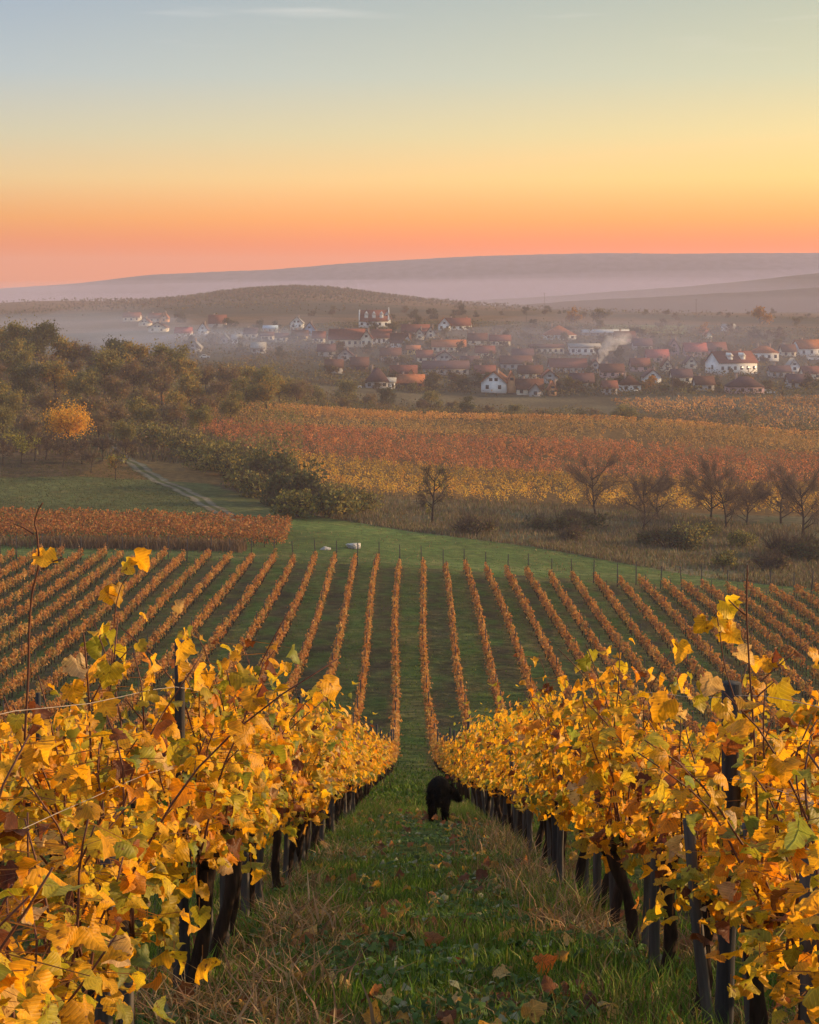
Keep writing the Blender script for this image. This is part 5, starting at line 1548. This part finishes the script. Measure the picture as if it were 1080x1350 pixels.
V, Fc, C3 = leaves(pos, unit(n_, hr_) + np.array([0, -.4, .3]), unit(n_, hr_), hr_.uniform(.6, 1.5, n_), pick(np.vstack([P_DK, P_BR, P_OL]) * .5, EQ(range(13)), n_, hr_), 0, 6)
tag(link('far_hedges', np_mesh('far_hedges', V, [Fc], C3, [M_tree])), 'far-off hedges and tree belts on the ridge beyond the village', 'hedges', None, 'stuff')
n_ = 5000
hx = hr_.uniform(-700, 900, n_); hy = hr_.uniform(1560, 2100, n_)
k_ = nz2(hx, hy * .5, .015, 9) > .35; hx, hy = hx[k_], hy[k_]; n_ = len(hx)
pos = np.stack([hx, hy, gz(hx, hy) + hr_.uniform(.3, 3.5, n_)], -1)
V, Fc, C3 = leaves(pos, unit(n_, hr_) + np.array([0, -.4, .3]), unit(n_, hr_), hr_.uniform(1.5, 4, n_), pick(P_DK, EQ(P_DK), n_, hr_), 0, 6)
tag(link('plain_woods', np_mesh('plain_woods', V, [Fc], C3, [M_tree])), 'strips of woodland on the hazy plain before the mountains', 'woods', None, 'stuff')

# utility poles
def pole(px, py, hpx, label):
    X, Y, Z = hit(px, py, 380); h = max(6, hpx * Y / F); m_ = MB()
    g = thing('utility_pole', label, 'utility pole', (X, Y, Z), 0, 'utility poles of the village')
    m_.tube([(0, 0, -.5), (0, 0, h)], [.16, .11], 7); link('pole', m_.mesh('pole', [M_stake]), g)
    c_ = MB(); c_.box(-.8, .8, -.06, .06, h - .7, h - .55)
    for q in (-.65, 0, .65): c_.tube([(q, 0, h - .55), (q, 0, h - .3)], .06, 6)
    link('crossarm', c_.mesh('crossarm', [M_stake]), g)


pole(694, 433, 20, 'thin utility pole left of the orange hall')
pole(788, 522, 26, 'utility pole at the lower edge below the chimney smoke')
pole(887, 526, 30, 'utility pole before the far vineyard at the right')
pole(1030, 518, 26, 'utility pole right of the dark purple house')
pole(918, 420, 26, 'hazy utility pole on the ridge at the right')
pole(718, 408, 22, 'hazy mast far out on the plain')

# ------------------------------------------------------------------ special long shoots of the nearest vines
def shoot(name, pix, Y0, rad, leaves_px, label, seed, cat='cane'):
    r2 = np.random.default_rng(seed)
    to = lambda px, py, dyy=0: np.array(((px - 540) / F * (Y0 + dyy), Y0 + dyy, -(py - HZ) / F * (Y0 + dyy)))
    base = to(*pix[0][-1]) * 0
    g = None
    m_ = MB()
    for line in pix:
        P = [to(*p) for p in line]
        if len(P) > 2:
            t0 = np.linspace(0, 1, len(P)); t1 = np.linspace(0, 1, len(P) * 4)
            P = np.stack([np.interp(t1, t0, np.array(P)[:, k]) for k in range(3)], -1)
            P = smooth1(P, 1, 0)
        m_.tube(P, np.linspace(rad, rad * .6, len(P)), 6); rad *= .8
    pos = np.array([to(px, py, r2.uniform(-.04, .04)) for px, py, s_ in leaves_px]); n_ = len(pos)
    V, Fc, C3 = leaves(pos, np.stack([r2.normal(-.2, .5, n_), -np.ones(n_), r2.normal(.3, .4, n_)], -1), np.stack([r2.normal(.3, .6, n_), np.zeros(n_), -np.ones(n_) * .7], -1), np.array([s_ for *_, s_ in leaves_px]), pick(PAL[[0, 1, 1, 3, 7]], EQ(range(5)), n_, r2), 2, seed, r2.random((n_, 3)))
    return m_.mesh('cane', [M_cane]), np_mesh('foliage', V, [Fc], C3, [M_vine], luv=leaves.luv)


near_vines = [o for o in SC.objects if o.name.startswith('grapevine') and o.get('label')]
def vine_near(side, Yq):
    c_ = [o for o in near_vines if f'row {side}' in o['label']]
    return min(c_, key=lambda o: abs(o.location.y - Yq))


for side, Yq, args in [
    ('left', 4.1, ([[(32, 985), (38, 880), (38, 830), (42, 780), (52, 745), (49, 700), (45, 690), (50, 672), (57, 662)], [(55, 751), (70, 740), (86, 736)], [(46, 705), (30, 695), (16, 690)]], 4.1, .0035, [(60, 728, .05), (48, 731, .04)], '', 1)),
    ('left', 5.6, ([[(120, 1010), (118, 930), (112, 850), (110, 835)], [(118, 930), (140, 890), (175, 850)]], 5.6, .0045, [(100, 870, .075), (145, 880, .085), (135, 925, .08), (95, 905, .07)], '', 2)),
    ('left', 6.4, ([[(140, 930), (148, 870), (152, 800), (160, 770), (178, 748)]], 6.4, .003, [(180, 735, .085), (166, 742, .06), (156, 775, .085), (142, 780, .06), (182, 848, .05), (232, 798, .05), (240, 850, .09)], '', 3)),
    ('right', 5.2, ([[(1000, 1190), (998, 1050), (994, 960), (988, 880), (984, 800), (986, 740)], [(984, 812), (970, 800), (960, 790)], [(997, 920), (1010, 908), (1022, 898)]], 5.2, .0045, [(958, 795, .07), (1024, 905, .09), (975, 860, .06)], '', 4)),
    ('right', 5.6, ([[(992, 1010), (972, 930), (955, 880), (946, 810), (935, 795)]], 5.6, .003, [(948, 815, .07), (960, 830, .075), (930, 820, .06), (895, 850, .07), (940, 895, .07), (955, 930, .08), (880, 925, .09), (970, 950, .09)], '', 5)),
]:
    cm_, lm_ = shoot('cane', *args)
    v_ = vine_near(side, Yq)
    for nm, me_ in (('cane', cm_), ('foliage', lm_)):
        o = link(nm, me_, v_, tuple(-v_.location))

# ------------------------------------------------------------------ air: haze over the whole valley, mist and smoke over the village
def vol_mat(name, dens, col, aniso=0.0):
    m, t, out = new_mat(name)
    v = t.nodes.new('ShaderNodeVolumePrincipled')
    v.inputs['Density'].default_value = dens; v.inputs['Color'].default_value = (*col, 1); v.inputs['Anisotropy'].default_value = aniso
    t.links.new(v.outputs[0], out.inputs['Volume'])
    return m


hb_ = MB(); hb_.box(-1750, 1750, -45, 3000, -60, 64)
tag(link('haze', hb_.mesh('haze', [vol_mat('haze_air', .00030, (.80, .73, .85))])), kind='stuff')


def ellipsoid(name, px, py, Y, rx, ry, rz, mat, label):
    import bmesh
    bm = bmesh.new(); bmesh.ops.create_icosphere(bm, subdivisions=4, radius=1)
    for v in bm.verts:
        p = v.co; k = 1 + .12 * math.sin(p.x * 5 + px) + .1 * math.sin(p.y * 6 + p.x * 4) + .08 * math.sin(p.z * 7 + px)
        v.co = Vector((p.x * rx * k, p.y * ry * k, p.z * rz * k))
    me_ = bpy.data.meshes.new(name); bm.to_mesh(me_); bm.free(); me_.materials.append(mat)
    o = link(name, me_, None, ((px - 540) / F * Y, Y, -(py - HZ) / F * Y))
    return tag(o, label, 'mist', None, 'stuff')


M_mist = vol_mat('mist_air', .0013, (.58, .70, 1.0))
for q, (px, py, Y, rx, ry, rz, lab) in enumerate([
        (250, 462, 690, 62, 90, 12, 'bank of bluish smoke over the houses at the left of the village'),
        (140, 448, 760, 75, 90, 14, 'bluish mist behind the skyline of the left wood'),
        (345, 456, 720, 60, 80, 13, 'smoke drifting around the blue-roofed shed'),
        (55, 440, 900, 90, 120, 13, 'thin mist lying below the far left fields')]):
    ellipsoid('mist', px, py, Y, rx, ry, rz, M_mist, lab)
ellipsoid('mist', 520, 470, 690, 130, 150, 13, vol_mat('mist_thin', .0012, (.66, .70, 1.0)), 'thin mauve mist among the village centre houses')
ellipsoid('mist', 850, 462, 720, 150, 160, 14, vol_mat('mist_thin_right', .0011, (.66, .70, 1.0)), 'thin mauve mist among the right-hand houses')
ellipsoid('mist', 640, 412, 1430, 900, 330, 22, vol_mat('mist_far', .00025, (.78, .72, 1.0)), 'broad veil of mist over the valley beyond the village')
ellipsoid('mist', 760, 396, 2235, 1000, 170, 38, vol_mat('mist_ridge', .0017, (.80, .72, 1.0)), 'lavender mist between the farthest mountain and the ridge before it')
ellipsoid('mist', 850, 402, 1930, 800, 90, 28, vol_mat('mist_valley', .0016, (.80, .72, 1.0)), 'lavender mist between the two nearer ridges on the right')
# chimney smoke
sx, sy, sz_ = hit(785, 492, 400)
sy += 4; k_ = sy / F
sm = MB(); P = []
for t_ in np.linspace(0, 1, 12):
    P.append(((783 - 540 + 42 * t_ ** 1.1 + 3 * math.sin(t_ * 9)) * k_, sy + 6 * t_, -(486 - HZ - 48 * t_ ** .8) * k_))
sm.tube(P, np.linspace(.45, 4.2, 12) * (1 + .25 * np.sin(np.arange(12) * 2.1)), 12)
sc_ = vol_mat('smoke', .2, (.97, .93, .92))
t = sc_.node_tree; vp = [n for n in t.nodes if n.type == 'PRINCIPLED_VOLUME'][0]
tcn = t.nodes.new('ShaderNodeTexCoord'); spn = t.nodes.new('ShaderNodeSeparateXYZ'); t.links.new(tcn.outputs['Generated'], spn.inputs[0])
gr = t.nodes.new('ShaderNodeMapRange'); t.links.new(spn.outputs[2], gr.inputs[0]); gr.inputs[3].default_value = 1.0; gr.inputs[4].default_value = 0.0
pw = t.nodes.new('ShaderNodeMath'); pw.operation = 'POWER'; t.links.new(gr.outputs[0], pw.inputs[0]); pw.inputs[1].default_value = 1.4
nm_ = t.nodes.new('ShaderNodeMapRange'); t.links.new(noise(t, .35, 4), nm_.inputs[0]); nm_.inputs[1].default_value = .38; nm_.inputs[2].default_value = .65; nm_.inputs[4].default_value = 1.0
ml_ = t.nodes.new('ShaderNodeMath'); ml_.operation = 'MULTIPLY'; t.links.new(pw.outputs[0], ml_.inputs[0]); t.links.new(nm_.outputs[0], ml_.inputs[1])
t.links.new(ml_.outputs[0], vp.inputs['Density'])
tag(link('chimney_smoke', sm.mesh('chimney_smoke', [sc_], True)), 'white plume of smoke drifting right from a village chimney', 'smoke', None, 'thing')
